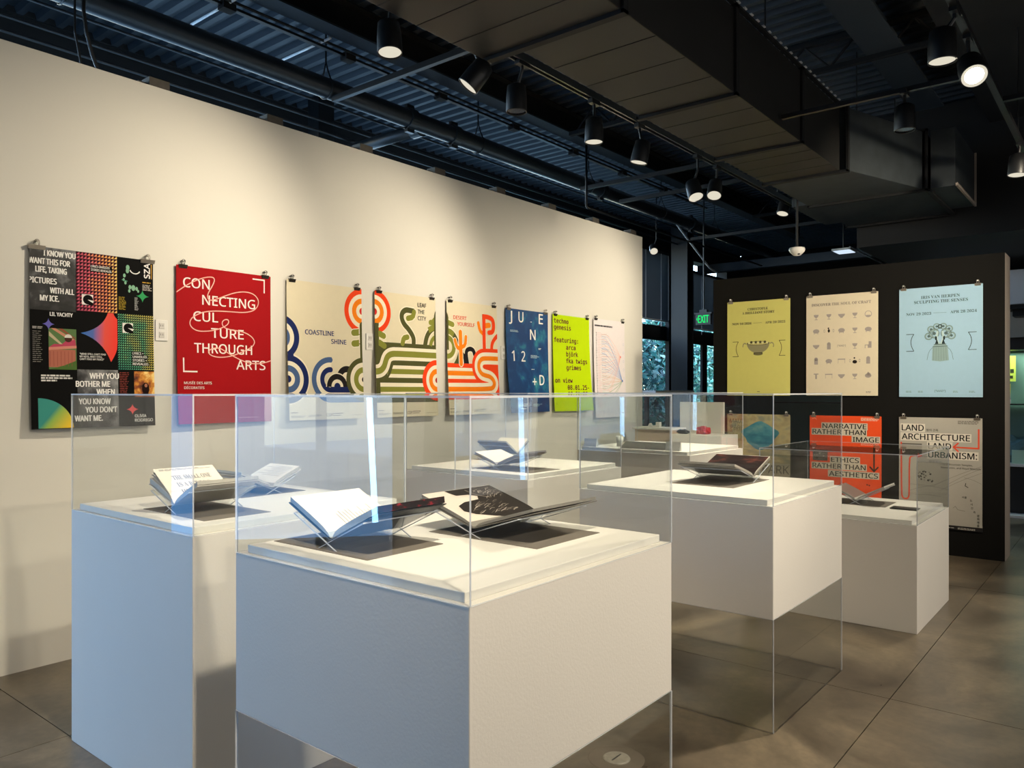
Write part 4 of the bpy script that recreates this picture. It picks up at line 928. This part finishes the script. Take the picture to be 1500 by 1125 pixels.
g = link('glass_tumbler', MB().lathe((6.0, 3.62, ZD), (0, 0, 1), [(0, 0), (.028, 0), (.034, .09), (.031, .09), (.026, .006), (0, .006)], 20), M_PLASTIC, smooth=True, origin=(6.0, 3.62, ZD))
tag(g, 'small white cup standing in the far display case behind the placard', 'cup')
# pinkish plinth and tall white panel beyond the far case
t = thing('plinth', 'pinkish plinth with small white models on top beyond the far display case', 'plinth', (7.45, 4.0, 0))
link('plinth_body', MB().box(7.3, 3.78, 0, 7.58, 4.22, 1.13), mat('pale_pink_plinth', 'd8c0b0', .6), t, bevel=.003)
link('plinth_top', MB().box(7.28, 3.76, 1.13, 7.59, 4.24, 1.15), M_DECK, t)
sc = link('model', MB().prism([(7.4, 4.04, 1.15), (7.4, 4.12, 1.15), (7.4, 4.10, 1.19), (7.4, 4.08, 1.165)], (.05, 0, 0)).box(7.38, 3.97, 1.15, 7.43, 4.01, 1.205).box(7.38, 4.01, 1.15, 7.43, 4.04, 1.17), M_PLASTIC, origin=(7.42, 4.05, 1.15))
tag(sc, 'small white paper model on top of the pinkish plinth', 'model')
t = thing('backdrop', 'upright white panel behind the far display case with a white shelf before it', 'panel', (7.9, 3.4, 0))
link('panel_board', MB().box(7.60, 3.35, 0, 7.64, 3.84, 1.42), M_WHITE, t, bevel=.002)
link('shelf_box', MB().box(7.2, 3.19, 0, 7.60, 3.74, 1.095), M_DECK, t, bevel=.003)
def crumple(name, c, r, m, seed, lab_, cat_, sx=1, sy=1.6, sz=.7):
    rr = random.Random(seed); bm = bmesh.new(); bmesh.ops.create_icosphere(bm, subdivisions=3, radius=1)
    b = MB()
    for v in bm.verts:
        k = 1+.28*math.sin(v.co.x*5+seed)*math.sin(v.co.y*6)*math.cos(v.co.z*4)+rr.uniform(-.10, .10)
        b.v.append((c[0]+v.co.x*r*sx*k, c[1]+v.co.y*r*sy*k, c[2]+max(-.85*r*sz, v.co.z*r*sz*k)+.85*r*sz))
    for f in bm.faces: b.f.append(tuple(v.index for v in f.verts)); b.m.append(0)
    bm.free()
    return tag(link(name, b, m, origin=c), lab_, cat_)
crumple('folded_cloth', (7.37, 3.46, 1.095), .052, mat('red_cloth', 'b01c2c', .7, 0, .3, 40), 3, 'red crumpled cloth object on the white shelf before the upright panel', 'cloth', 1, 1.5, .85)
crumple('folded_cloth', (7.32, 3.66, 1.095), .036, mat('blue_black_cloth', '2c3440', .7, 0, .5, 40), 7, 'dark blue and grey crumpled object on the white shelf left of the red one', 'cloth', 1, 1.9, .7)
t = link('window_ledge', MB().box(9.2, 5.0, 1.52, 10.35, 5.35, 1.545), M_DECK, origin=(9.8, 5.2, 1.52), bevel=.002)
for x in (9.25, 10.25): link('leg', MB().box(x, 5.15, 0, x+.05, 5.2, 1.52), M_DKM, t)
tag(t, 'narrow white ledge on dark legs seen just past the end of the white wall', 'ledge')
t = thing('column', 'dark steel column between the two blinded windows', 'column', (12.88, 6.46, 0))
link('shaft', MB().box(12.76, 6.30, 0, 12.79, 6.62, ZC).box(12.98, 6.30, 0, 13.01, 6.62, ZC).box(12.79, 6.45, 0, 12.98, 6.47, ZC), M_DKM, t)
link('base_plate', MB().box(12.69, 6.24, 0, 13.08, 6.68, .02), M_DKM, t)

# right hand background beyond the black partition
X9 = 11.4
st = link('wall_shopfront', MB().box(X9+.5, -3.5, 0, X9+.6, 4.0, 2.9).box(X9, -3.5, 0, X9+.5, 2.2, .60).box(X9, -3.5, 2.05, X9+.5, 2.2, 2.20).box(X9, 2.1, .6, X9+.5, 2.2, 2.05), mat('dark_joinery', '24211f', .5), kind='structure')
link('trim_1', MB().box(X9-.06, -3.5, 2.20, X9+.02, 2.2, 2.58), mat('grey_fascia', '8b857f', .6), kind='structure')
link('trim_2', MB().box(X9-.16, -3.5, 2.60, X9-.10, 2.2, 3.02), mat('pale_blue_panel', 'b8bcc8', .6), kind='structure')
link('white_floor_strip', MB().box(X9-.28, -3.5, 0.0, X9-.02, 2.2, .025), M_DECK, kind='structure')  # flat white strip lying along the floor
link('sill', MB().box(X9-.03, -3.5, .60, X9+.5, 2.1, .63), M_DECK, st)
link('back_panel', MB().box(X9+.47, -3.5, .63, X9+.49, 2.1, 2.05), mat('green_grey_backing', '6d8f84', .6), st)
link('glass_shelf', MB().box(X9+.1, -3.5, 1.36, X9+.45, 2.1, 1.375), M_DKM, st)
br = link('shelf_bracket', MB().box(X9-.4, .8, 2.52, X9-.06, 1.3, 2.56).box(X9-.3, .9, 2.44, X9-.06, 1.2, 2.52), M_DKM, origin=(X9-.2, 1.0, 2.44))
tag(br, 'black stepped bracket under the pale panel at the right edge', 'bracket')
a9 = bpy.data.lights.new('showcase_light', 'AREA'); a9.shape = 'RECTANGLE'; a9.size = .3; a9.size_y = 2.0; a9.energy = 14; a9.color = (.80, 1.0, .84)
o9 = bpy.data.objects.new('showcase_light', a9); COL.objects.link(o9); o9.location = (X9+.25, .9, 2.03)
fly = thing('flyer', 'yellow flyer hanging in the lit showcase at the right edge', 'flyer', (X9+.40, 1.33, 1.66))
link('sheet', MB().box(X9+.395, 1.24, 1.66, X9+.400, 1.46, 1.99), ink('d2e060'), fly)
for y, z, w, h in ((1.40, 1.70, .04, .13), (1.33, 1.76, .05, .06), (1.26, 1.77, .04, .05), (1.27, 1.70, .05, .035)): link('photo_block', MB().box(X9+.392, y, z, X9+.3945, y+w, z+h), ink('3c4030'), fly)
cd_ = link('picture_card', MB().box(X9+.30, 1.285, 1.42, X9+.306, 1.46, 1.63), gradient('card_gradient', [(.2, 'd8c040'), (.4, 'b898a8'), (.6, 'b8b8a0'), (.9, 'd8cc60')], (0, 0, 1.0), .2), origin=(X9+.3, 1.35, 1.42)); tag(cd_, 'upright picture card in yellow and mauve on the showcase shelf', 'card')
tg = link('price_tags', MB().box(X9+.2, 1.27, 1.376, X9+.204, 1.45, 1.43), M_PLASTIC, origin=(X9+.2, 1.35, 1.376)); tag(tg, 'small white tag strip on the showcase shelf below the picture card', 'tag')
for y, z in ((1.41, 1.39), (1.33, 1.39)): link('tag_window', MB().box(X9+.197, y, z, X9+.1995, y+.03, z+.028), ink('44504a'), tg)
crumple('folded_textile', (X9+.25, 1.2, .63), .20, mat('teal_textile', '5c8080', .7, 0, .3, 20), 5, 'teal folded textile bundle inside the lower showcase', 'textile', .7, 1.7, .9)
bx = link('pale_box', MB().box(X9+.08, 1.1, .63, X9+.2, 1.25, .80), mat('pale_green_card', 'b8d8bc', .6), origin=(X9+.1, 1.2, .63)); tag(bx, 'pale green box standing on the showcase sill', 'box')

# ------------------------------------------------------------------ CEILING SERVICES
def pipe(label, cat, pts, r, m=M_PIPE, name='pipe', n=16):
    return tag(link(name, MB().path(pts, r, n), m, smooth=True, origin=pts[0]), label, cat)
# main pipe with couplings, branch and hangers
PY, PZ, PR = 5.35, 4.10, .085
mp = thing('sprinkler_main', 'thick dark pipe running the whole length of the ceiling above the white wall', 'pipe', (5, PY, PZ))
link('pipe_run', MB().tube((-2, PY, PZ), (14.6, PY, PZ), PR, 24), M_PIPE, mp, smooth=True)
for x in (1.6, 5.02, 5.62, 8.35, 10.9): link('coupling', MB().tube((x, PY, PZ), (x+.09, PY, PZ), PR+.016, 24).box(x, PY-.02, PZ+PR, x+.09, PY+.02, PZ+PR+.045).box(x, PY-.02, PZ-PR-.045, x+.09, PY+.02, PZ-PR), M_PIPE, mp)
link('branch_pipe', MB().tube((5.32, PY+.05, PZ), (5.32, 6.9, PZ), .060, 18), M_PIPE, mp, smooth=True)
link('coupling', MB().tube((5.32, PY+.10, PZ), (5.32, PY+.22, PZ), .078, 18), M_PIPE, mp)
for x in (2.03, 4.1, 6.04, 8.12, 10.0, 11.8):
    h = MB().tube((x, PY, PZ+PR+.12), (x, PY, ZC), .008, 8)
    h.path([(x, PY+math.sin(a)*(PR+.006), PZ+math.cos(a)*(PR+.006)-.0) for a in [PI*k/10 for k in range(2, 19)]], .007, 6)
    h.path([(x, PY+.06, PZ+.07), (x, PY+.03, PZ+.13), (x, PY, PZ+PR+.14), (x, PY-.03, PZ+.13), (x, PY-.06, PZ+.07)], .007, 6)
    link('hanger', h, M_DKM, mp)
# girder along the room (bottom flange, web, top flange)
gd = thing('girder', 'deep dark steel girder running beside the thick pipe', 'beam', (5, 4.9, 4.35))
link('flange', MB().box(XB, 4.82, 4.35, 14.5, 4.99, 4.365), M_DKDECK, gd); link('web', MB().box(XB, 4.895, 4.365, 14.5, 4.91, 4.585), M_BLK, gd); link('flange', MB().box(XB, 4.82, 4.585, 14.5, 4.99, 4.598), M_BLK, gd)
pipe('thin dark conduit clipped below the deep girder', 'conduit', [(-2, 5.06, 4.33), (10.5, 5.06, 4.33)], .011, M_DKM, 'conduit', 8)
lc = thing('slotted_rail', 'dark slotted rail hung under the deck next to the girder', 'rail', (5, 5.1, 4.30))
link('rail', MB().box(-2, 5.10, 4.30, 11.0, 5.14, 4.32), M_DKM, lc)
for k in range(9): link('rail_clip', MB().box(.8+k*1.1, 5.08, 4.28, .9+k*1.1, 5.16, 4.34), M_BLK, lc)
for y, z, r, lb in ((6.5, 4.19, .016, 'lowest thin conduit just above the top of the white wall'), (6.4, 4.26, .014, 'second thin conduit above the white wall'), (6.0, 4.26, .012, 'third thin conduit between white wall and thick pipe'), (5.85, 4.36, .012, 'uppermost thin conduit behind the thick pipe')):
    pipe(lb, 'conduit', [(-2, y, z), (12.8, y, z)], r, M_DKM, 'conduit', 8)
hr = thing('hanging_cable', 'vertical cable drop in the upper left corner before the thick pipe', 'cable', (2.03, 4.95, 4.6))
link('cable', MB().path([(1.93, 4.77, ZC), (1.93, 4.77, 3.75), (1.95, 4.78, 3.63), (1.99, 4.80, 3.52), (2.03, 4.81, 3.44)], .011, 8), M_DKM, hr); link('cable', MB().path([(1.89, 4.79, ZC), (1.89, 4.79, 3.62), (1.93, 4.80, 3.44)], .007, 8), M_DKM, hr)
stl = thing('steel_post', 'short dark post rising behind the white wall left of the pipe branch', 'post', (5.2, 6.7, 3.2))
link('shaft', MB().box(4.98, 6.62, 0, 5.18, 6.80, ZC), M_DKM, stl)
# short cross struts
for i, (x, ya, yb, z, m, lb) in enumerate(((4.12, 2.75, 5.3, 3.98, M_DKM, 'dark strut crossing from the duct to the thick pipe near the tilted spotlight'), (7.85, 2.8, 5.3, 3.98, M_DKM, 'dark strut crossing between the two right tilted spotlights'), (8.6, 2.75, 5.2, 3.95, M_DKM, 'dark strut just beyond the last tilted spotlight'), (11.45, 2.6, 5.6, 3.95, M_DKM, 'thin dark strut crossing far back over the black wall'), (14.2, 2.2, 6.8, 3.85, M_DKDECK, 'far blue grey cross beam before the windows'))):
    tag(link('strut', MB().box(x, ya, z, x+(.14 if i == 4 else .04), yb, z+(.16 if i == 4 else .045)), m, origin=(x, ya, z)), lb, 'strut')
for x, lb in ((3.05, 'upper short bright tube lying across the deck ribs at the top left'), (3.86, 'lower short bright tube lying across the deck ribs at the top left')):
    pipe(lb, 'conduit', [(x, 4.98, 4.33), (x, 5.62, 4.33)], .010, M_STEEL, 'conduit', 8)
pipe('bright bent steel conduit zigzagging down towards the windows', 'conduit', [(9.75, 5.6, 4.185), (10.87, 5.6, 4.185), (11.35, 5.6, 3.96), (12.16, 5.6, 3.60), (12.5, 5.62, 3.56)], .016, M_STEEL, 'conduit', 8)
pipe('thin dark conduit running past the end of the white wall', 'conduit', [(7.3, 4.84, 4.35), (7.3, 4.84, 3.62), (7.33, 4.84, 3.60), (12.5, 4.84, 3.60)], .014, M_DKM, 'conduit', 8)
pipe('thin bright conduit above the black wall towards the far windows', 'conduit', [(13.0, 3.6, 3.835), (16.6, 3.6, 3.835)], .014, M_STEEL, 'conduit', 8)
# open web joists across the dark bay
for x, lb in ((6.9, 'nearer slender joist crossing behind the duct'), (12.0, 'farther slender joist crossing behind the duct')):
    j = MB().box(x, 1.2, 4.30, x+.05, 4.80, 4.34).box(x, 1.2, 4.55, x+.05, 4.80, 4.59); y = 1.2; s = 1
    while y < 4.55: j.tube((x+.025, y, 4.33 if s > 0 else 4.56), (x+.025, y+.22, 4.56 if s > 0 else 4.33), .011, 6); y += .22; s = -s
    tag(link('joist', j, M_BLK, origin=(x, 1.2, 4.3)), lb, 'joist')

# rectangular air duct
dz0, dz1 = 3.40, 3.93
dc = thing('air_duct', 'large dark rectangular air duct hanging over the room', 'duct', (5, 2.3, dz0))
secs = [(-2.4, 1.02, 1.97, 2.87), (1.02, 2.235, 1.97, 2.87), (2.235, 3.29, 1.97, 2.87), (3.29, 4.645, 1.97, 2.634), (4.645, 5.857, 1.97, 2.634), (5.857, 6.83, 1.97, 2.62)]
for x0, x1, ya, yb in secs:
    s_ = link('duct_section', MB().box(x0+.012, ya, dz0, x1-.012, yb, dz1), M_DUCT, dc, bevel=.004)
    n = 3
    for k in range(1, n+1):
        xx = x0+(x1-x0)*k/(n+1); link('seam', MB().box(xx, ya+.004, dz0-.0025, xx+.005, yb-.004, dz0+.001), M_BLK, s_)
M_DUCT_DAYLIT = mat('scuffed_daylit_duct_metal', '343a3e', .6, .1, .45, 7)  # lighter bluish tone paints window light on far duct; mottling is scuffs
link('duct_section', MB().prism([(6.855, 1.92, dz0), (6.855, 2.60, dz0), (7.93, 2.60, dz0), (7.93, 1.56, dz0)], (0, 0, dz1-dz0)), M_DUCT_DAYLIT, dc, bevel=.003)
link('duct_section', MB().box(7.97, 1.54, dz0, 9.235, 2.57, dz1), M_DUCT_DAYLIT, dc, bevel=.003)
link('side_branch', MB().box(7.97, 1.30, dz0, 9.0, 1.50, dz1), M_DUCT_DAYLIT, dc, bevel=.003)
link('branch_rim', MB().box(7.96, 1.278, dz0-.006, 9.0, 1.296, dz0+.02).box(8.98, 1.278, dz0, 9.0, 1.296, dz1), M_RAW, dc)
link('side_stub', MB().box(7.94, 2.58, dz0+.01, 9.02, 2.76, dz1-.1), M_DUCT_DAYLIT, dc, bevel=.003)
for x, ya, yb in ((1.02, 1.95, 2.89), (2.235, 1.95, 2.89), (3.29, 1.95, 2.89), (4.645, 1.95, 2.66), (5.857, 1.95, 2.65), (6.84, 1.90, 2.64), (7.95, 1.52, 2.60), (9.22, 1.50, 2.60)):
    link('flange', MB().box(x-.022, ya, dz0-.022, x+.022, yb, dz0-.001).box(x-.022, ya, dz0-.02, x+.022, ya+.018, dz1+.02).box(x-.022, yb-.018, dz0-.02, x+.022, yb, dz1+.02).box(x-.022, ya, dz1+.001, x+.022, yb, dz1+.02), M_BLK, dc)
link('flange', MB().box(7.97, 1.50, dz0-.022, 9.2, 1.54, dz0), M_BLK, dc)
link('duct_top_rail', MB().box(0, 1.955, dz1+.02, 8.3, 1.985, dz1+.035), M_BLK, dc)
sl = MB()
for k in range(70): sl.box(.9+k*.104, 1.945, dz1+.036, .935+k*.104, 2.0, dz1+.044)
link('rail_tabs', sl, M_STEEL, dc, kind='stuff')
for x in (1.6, 4.0, 5.2, 7.4, 8.8):
    for y in (1.99, 2.60): link('hanger_rod', MB().tube((x, y, dz1), (x, y, ZC), .006, 6), M_DKM, dc)
tag(link('beam', MB().box(0, 1.62, 4.36, 8.6, 1.66, 4.6).box(0, 1.50, 4.34, 8.6, 1.78, 4.355), M_DKDECK, origin=(4, 1.6, 4.35)), 'blue grey beam beyond the top edge of the air duct', 'beam')

# tracks and spotlights
tr = thing('lighting_track', 'long twin lighting track along the left edge of the air duct', 'lighting track', (5, 2.85, 3.5))
link('track', MB().box(3.25, 2.83, 3.49, 9.2, 2.842, 3.53).box(3.25, 2.868, 3.49, 9.2, 2.88, 3.53).box(3.25, 2.83, 3.53, 9.2, 2.88, 3.536).box(0, 2.912, 3.52, 3.5, 2.948, 3.55), mat('track_metal', '54585c', .35, .5), tr)
for x in (4.6, 6.2, 7.8): link('hanger_rod', MB().tube((x, 2.855, 3.53), (x, 2.855, ZC), .006, 6), M_DKM, tr)
tr2 = thing('lighting_track', 'lighting track on the right leading to the bright spotlight', 'lighting track', (5, .72, 3.45))
link('track', MB().box(-.6, .70, 3.44, 9.0, .738, 3.475).box(5.98, -.5, 3.44, 6.02, .70, 3.47), M_LAMPBODY, tr2)  # cross piece added to carry the unseen poster lamp
for x in (1, 4, 7): link('hanger_rod', MB().tube((x, .72, 3.47), (x, .72, 4.3), .006, 6), M_DKM, tr2)
tr3 = thing('lighting_track', 'short cross track from the air duct to the bright spotlight', 'lighting track', (5.4, 1.3, 3.5))
link('track', MB().box(5.40, .74, 3.44, 5.43, 1.95, 3.47), M_LAMPBODY, tr3)
def spot(label, disc, face, aim, ztrack, watt, on=1, r=.062, size=75, ytr=None, blend=1.0, group='ceiling spotlights'):
    disc = Vector(disc); d = Vector(face).normalized(); la = (Vector(aim)-disc).normalized()
    t = thing('track_light', label, 'spotlight', disc, group)
    hd = .165; rr = r
    link('housing', MB().lathe(disc, -d, [(rr*.93, -.004), (rr, -.006), (rr*1.02, 0), (rr*1.0, hd*.5), (rr*.9, hd*.9), (rr*.45, hd), (0, hd)], 28), M_LAMPBODY, t, smooth=True)
    link('lens', MB().lathe(disc, -d, [(0, .002), (rr*.93, .002)], 28), M_HOT if on == 2 else (M_LENS if on else M_OFF), t)
    if on == 2: link('lens_rim', MB().lathe(disc, -d, [(rr*.70, -.004), (rr*.93, -.006), (rr*.93, -.002), (rr*.70, -.001)], 28), M_LENS, t, smooth=True)
    top = disc-d*hd*.75; yk = disc[1] if ytr is None else ytr
    jn = Vector((top[0], yk, min(ztrack-.05, top[2]+.12)))
    link('stem', MB().path([top, jn, (jn[0], yk, ztrack-.02)], .010, 8), M_LAMPBODY, t)
    link('yoke', MB().tube(top-Vector((0, .03, 0)), top+Vector((0, .03, 0)), .014, 10), M_LAMPBODY, t)
    link('adapter', MB().box(jn[0]-.05, yk-.018, ztrack-.03, jn[0]+.05, yk+.018, ztrack), M_LAMPBODY, t)
    if on and watt:
        l = bpy.data.lights.new('spot_beam', 'SPOT'); l.energy = watt*K; l.color = LAMP; l.spot_size = math.radians(size); l.spot_blend = blend; l.shadow_soft_size = .05
        o = bpy.data.objects.new('spot_beam', l); COL.objects.link(o); o.parent = t; o.location = d*.02
        o.rotation_euler = la.to_track_quat('-Z', 'Y').to_euler()
    return t
DN = (0, 0, -1)
spot('lit spotlight at the top left, first of the row under the deck ribs', (2.64, 2.93, 3.24), (-.05, -.12, -1), (2.1, 3.15, 1.0), 3.52, 150)
spot('lit spotlight tilted sharply towards the white wall beside the duct corner', (3.19, 2.90, 3.23), (-.45, .55, -.9), (2.3, 4.76, 2.35), 3.52, 158, size=84)
spot('lit spotlight pointing down, third of the row along the lighting track', (4.39, 2.85, 3.21), (-.02, .0, -1), (4.1, 3.1, 1.0), 3.49, 230)
spot('lit spotlight pointing down, fourth of the row along the lighting track', (4.99, 2.85, 3.21), (-.1, .18, -1), (4.2, 4.76, 2.3), 3.49, 175, size=84)
spot('lit spotlight tilted left, fifth of the row along the lighting track', (5.93, 2.85, 3.14), (-.28, -.40, -1), (5.9, 4.76, 2.2), 3.49, 80, size=100)
spot('lit spotlight tilted towards the camera, sixth of the row along the lighting track', (6.28, 2.85, 3.22), (-.55, -.15, -1), (6.2, 3.3, 1.0), 3.49, 330)
spot('lit spotlight half hidden by the end of the air duct', (8.2, 2.95, 3.42), (-.35, .1, -1), (7.3, 4.76, 2.35), 3.60, 150, size=84)
spot('unlit dark spotlight hanging beside the duct corner', (3.62, 2.90, 3.21), DN, (3.62, 2.93, 1.0), 3.50, 0, 0, ytr=2.856)
spot('lit spotlight high on the right pointing straight down', (4.40, .775, 3.2), (0, 0, -1), (3.8, 1.8, 1.0), 3.45, 235, 1, .066, 85, .72)
spot('glaring bright spotlight on the right aimed at the room', (4.71, .68, 3.2), (-.62, -.25, -.75), (2.1, 1.7, 1.0), 3.45, 255, 2, .066, 80, .72)
spot('unlit dark spotlight hanging from the short cross track', (5.41, 1.165, 3.2), DN, (5.41, 1.165, 0), 3.45, 0, 0)
spot('lit spotlight at the right edge of the view', (7.08, .735, 3.2), (-.1, .05, -1), (6.1, 1.7, .7), 3.45, 190, 1, .066, 80, .72)
spot('small lit spotlight beyond the end of the white wall', (10.8, 5.9, 3.72), (-.6, -.45, -.6), (10.2, 5.2, 3.0), ZC, 30)
# unseen lamps added outside the frame to light case faces and posters
spot('spotlight of the duct row nearest the camera', (1.0, 2.93, 3.24), (0, .3, -1), (.6, 4.76, 2.0), 3.52, 16, size=100)
spot('spotlight of the right row nearest the camera', (1.15, .72, 3.2), DN, (1.7, 2.6, .7), 3.45, 300, 1, .066, 75)
spot('spotlight of the right row before the black wall', (6.0, -.3, 3.2), (.5, .6, -.6), (8.21, 3.1, 1.7), 3.45, 430, 1, .066, 80)
tr4 = thing('lighting_track', 'lighting track over the side of the room behind the camera', 'lighting track', (3, -1.8, 3.45))  # unseen track added to hold fill lamps aimed at the case fronts
link('track', MB().box(0, -1.82, 3.44, 8.0, -1.78, 3.475), M_LAMPBODY, tr4)
for x in (1, 4, 7): link('hanger_rod', MB().tube((x, -1.8, 3.47), (x, -1.8, 4.3), .006, 6), M_DKM, tr4)
for x, n_ in ((1.2, 'first'), (3.2, 'second'), (5.8, 'third')):
    spot('%s added fill spotlight over the unseen side of the room' % n_, (x, -1.8, 3.2), (.1, .8, -.8), (x+.8, 1.3, .8), 3.45, 165, 1, .066, 75)

# detector dome, small detector, far light, exit sign
t = thing('ceiling_camera', 'white dome camera hanging on a rod before the duct end', 'camera', (7.77, 2.65, 2.87))
link('dome_housing', MB().lathe((7.77, 2.65, 2.94), (0, 0, -1), [(0, -.02), (.072, -.02), (.078, 0), (.070, .02), (.035, .055), (0, .062)], 28), M_PLASTIC, t, smooth=True)
link('lens', MB().lathe((7.745, 2.63, 2.905), (-.7, -.5, -.7), [(0, .018), (.016, .014), (.018, 0)], 14), M_LAMPBODY, t)
link('rod', MB().tube((7.77, 2.65, 2.95), (7.77, 2.65, 3.52), .012, 10), M_BLK, t)
tag(link('smoke_detector', MB().lathe((5.0, .95, 4.297), (0, 0, -1), [(0, 0), (.075, 0), (.075, .02), (.045, .045), (0, .048)], 24), M_OFF, smooth=True, origin=(5.0, .95, 4.29)), 'small dark smoke detector on the black ceiling right of the unlit spotlight', 'detector')
t = thing('flat_light', 'bright white flat rectangular light beyond the air duct', 'light', (12.1, 3.44, 3.62))
link('light_frame', MB().box(11.95, 3.30, 3.62, 12.29, 3.57, 3.65), M_PLASTIC, t, bevel=.006); link('light_lens', MB().box(11.97, 3.32, 3.612, 12.27, 3.55, 3.62), emis('cool_lens_glow', 'd8ecff', 1.0), t)
link('light_stem', MB().tube((12.1, 3.44, 3.66), (12.1, 3.44, ZC), .01, 8), M_DKM, t)
t = thing('exit_sign', 'green illuminated EXIT sign hanging on a thin rod before the blinds', 'sign', (10.9, 5.1, 2.5))
ex, ey0, ey1, ez0, ez1 = 10.85, 4.98, 5.22, 2.53, 2.71
link('sign_box', MB().box(ex, ey0, ez0, ex+.05, ey1, ez1), M_DKM, t, bevel=.003)
link('sign_canopy', MB().box(ex-.005, ey0+.06, ez1, ex+.055, ey1-.06, ez1+.05).box(ex-.01, ey0-.02, ez1-.015, ex+.06, ey1+.02, ez1+.008), M_DKM, t)
link('sign_rod', MB().tube((ex+.025, 5.10, ez1+.05), (ex+.025, 5.10, ZC), .012, 8), M_DKM, t)
GR = emis('exit_letter_green', '1fe070', 1.3)
c = Canvas(); c.text('EXIT', .04, .035, .11, GR, w=.17, layer=1, off=.03); c.poly([(.010, .09), (.028, .12), (.028, .06)], GR, 1)
c.build(t, lambda u, v, d: (ex-.001-d, ey1-u, ez0+v), .24, .18)

# floor outlet between the cases
t = thing('floor_outlet', 'round metal floor outlet with a dark surround in front of the raised case', 'outlet', (2.79, 1.70, 0))
link('surround', MB().lathe((2.79, 1.70, 0), (0, 0, 1), [(0, .001), (.115, .001), (.118, 0)], 36), mat('dark_floor_ring', '5c5247', .5, 0, .1, 20), t)
link('cap', MB().lathe((2.79, 1.70, 0), (0, 0, 1), [(0, .006), (.05, .006), (.056, .004), (.058, .001)], 32), mat('worn_cap_steel', '8e887e', .45, .3, .35, 60), t)
link('cap_slot', MB().box(2.755, 1.697, .006, 2.825, 1.703, .0068), M_DKM, t)

# ------------------------------------------------------------------ OUTSIDE: ground and trees beyond the windows
link('ground', MB().box(-10, YW+.25, -.2, 30, 40, -.05), mat('outdoor_ground', '5a5c48', .9), kind='structure')
link('ground', MB().box(-30, -10, -.2, XB-.2, 20, -.05), mat('outdoor_paving', '8c8c88', .9), kind='structure')
ML = [mat('leaf_teal_green', '58b0a0', .5, 0, .4, 3), mat('leaf_light', 'b4dcc8', .5, 0, .3, 3), mat('leaf_dark', '225a56', .6, 0, .4, 3)]
def tree(x, y, h, R, seed, lb):
    r = random.Random(seed); t = thing('tree', lb, 'tree', (x, y, -.05), 'trees outside the windows')
    link('trunk', MB().path([(x, y, -.05), (x+.1, y, h*.4), (x-.05, y+.1, h*.8)], .09, 8), mat('bark', '4a4034', .9), t)
    for k in range(5):
        a = r.uniform(0, 2*PI); link('branch', MB().path([(x+.05, y, h*(.3+.1*k)), (x+math.cos(a)*R*.5, y+math.sin(a)*R*.5, h*(.45+.1*k)), (x+math.cos(a)*R*.8, y+math.sin(a)*R*.8, h*(.5+.1*k))], .03, 6), mat('bark', '4a4034', .9), t)
    b = MB()
    for k in range(7000):
        a = r.uniform(0, 2*PI); q = R*r.random()**.5; z = h*(.04+.96*r.random()); q *= math.sin(PI*min(.98, .15+z/h*.8))*.9+.25
        p = Vector((x+math.cos(a)*q, y+math.sin(a)*q*.7, z)); u = Vector((r.uniform(-1, 1), r.uniform(-1, 1), r.uniform(-1, 1))).normalized(); w = u.orthogonal().normalized(); s = r.uniform(.06, .13)
        b.face([p-u*s, p+w*s*.45, p+u*s, p-w*s*.45], r.choice((0, 0, 1, 2, 2)))
    link('foliage', b, ML, t, kind='stuff')
for i, (x, y, h, R) in enumerate(((14.6, 9.1, 3.3, 1.45), (17.6, 9.3, 3.4, 1.45), (20.7, 10.0, 3.4, 1.5), (24.0, 10.6, 3.6, 1.6), (17.4, 12.6, 3.8, 1.7))):
    tree(x, y, h, R, 10+i, ('leafy tree outside behind the window next to the white wall', 'leafy tree outside behind the window with the exit sign', 'leafy tree farther along outside, hidden mostly by the black wall', 'largest leafy tree outside behind the black wall', 'taller leafy tree in the second row outside')[i])
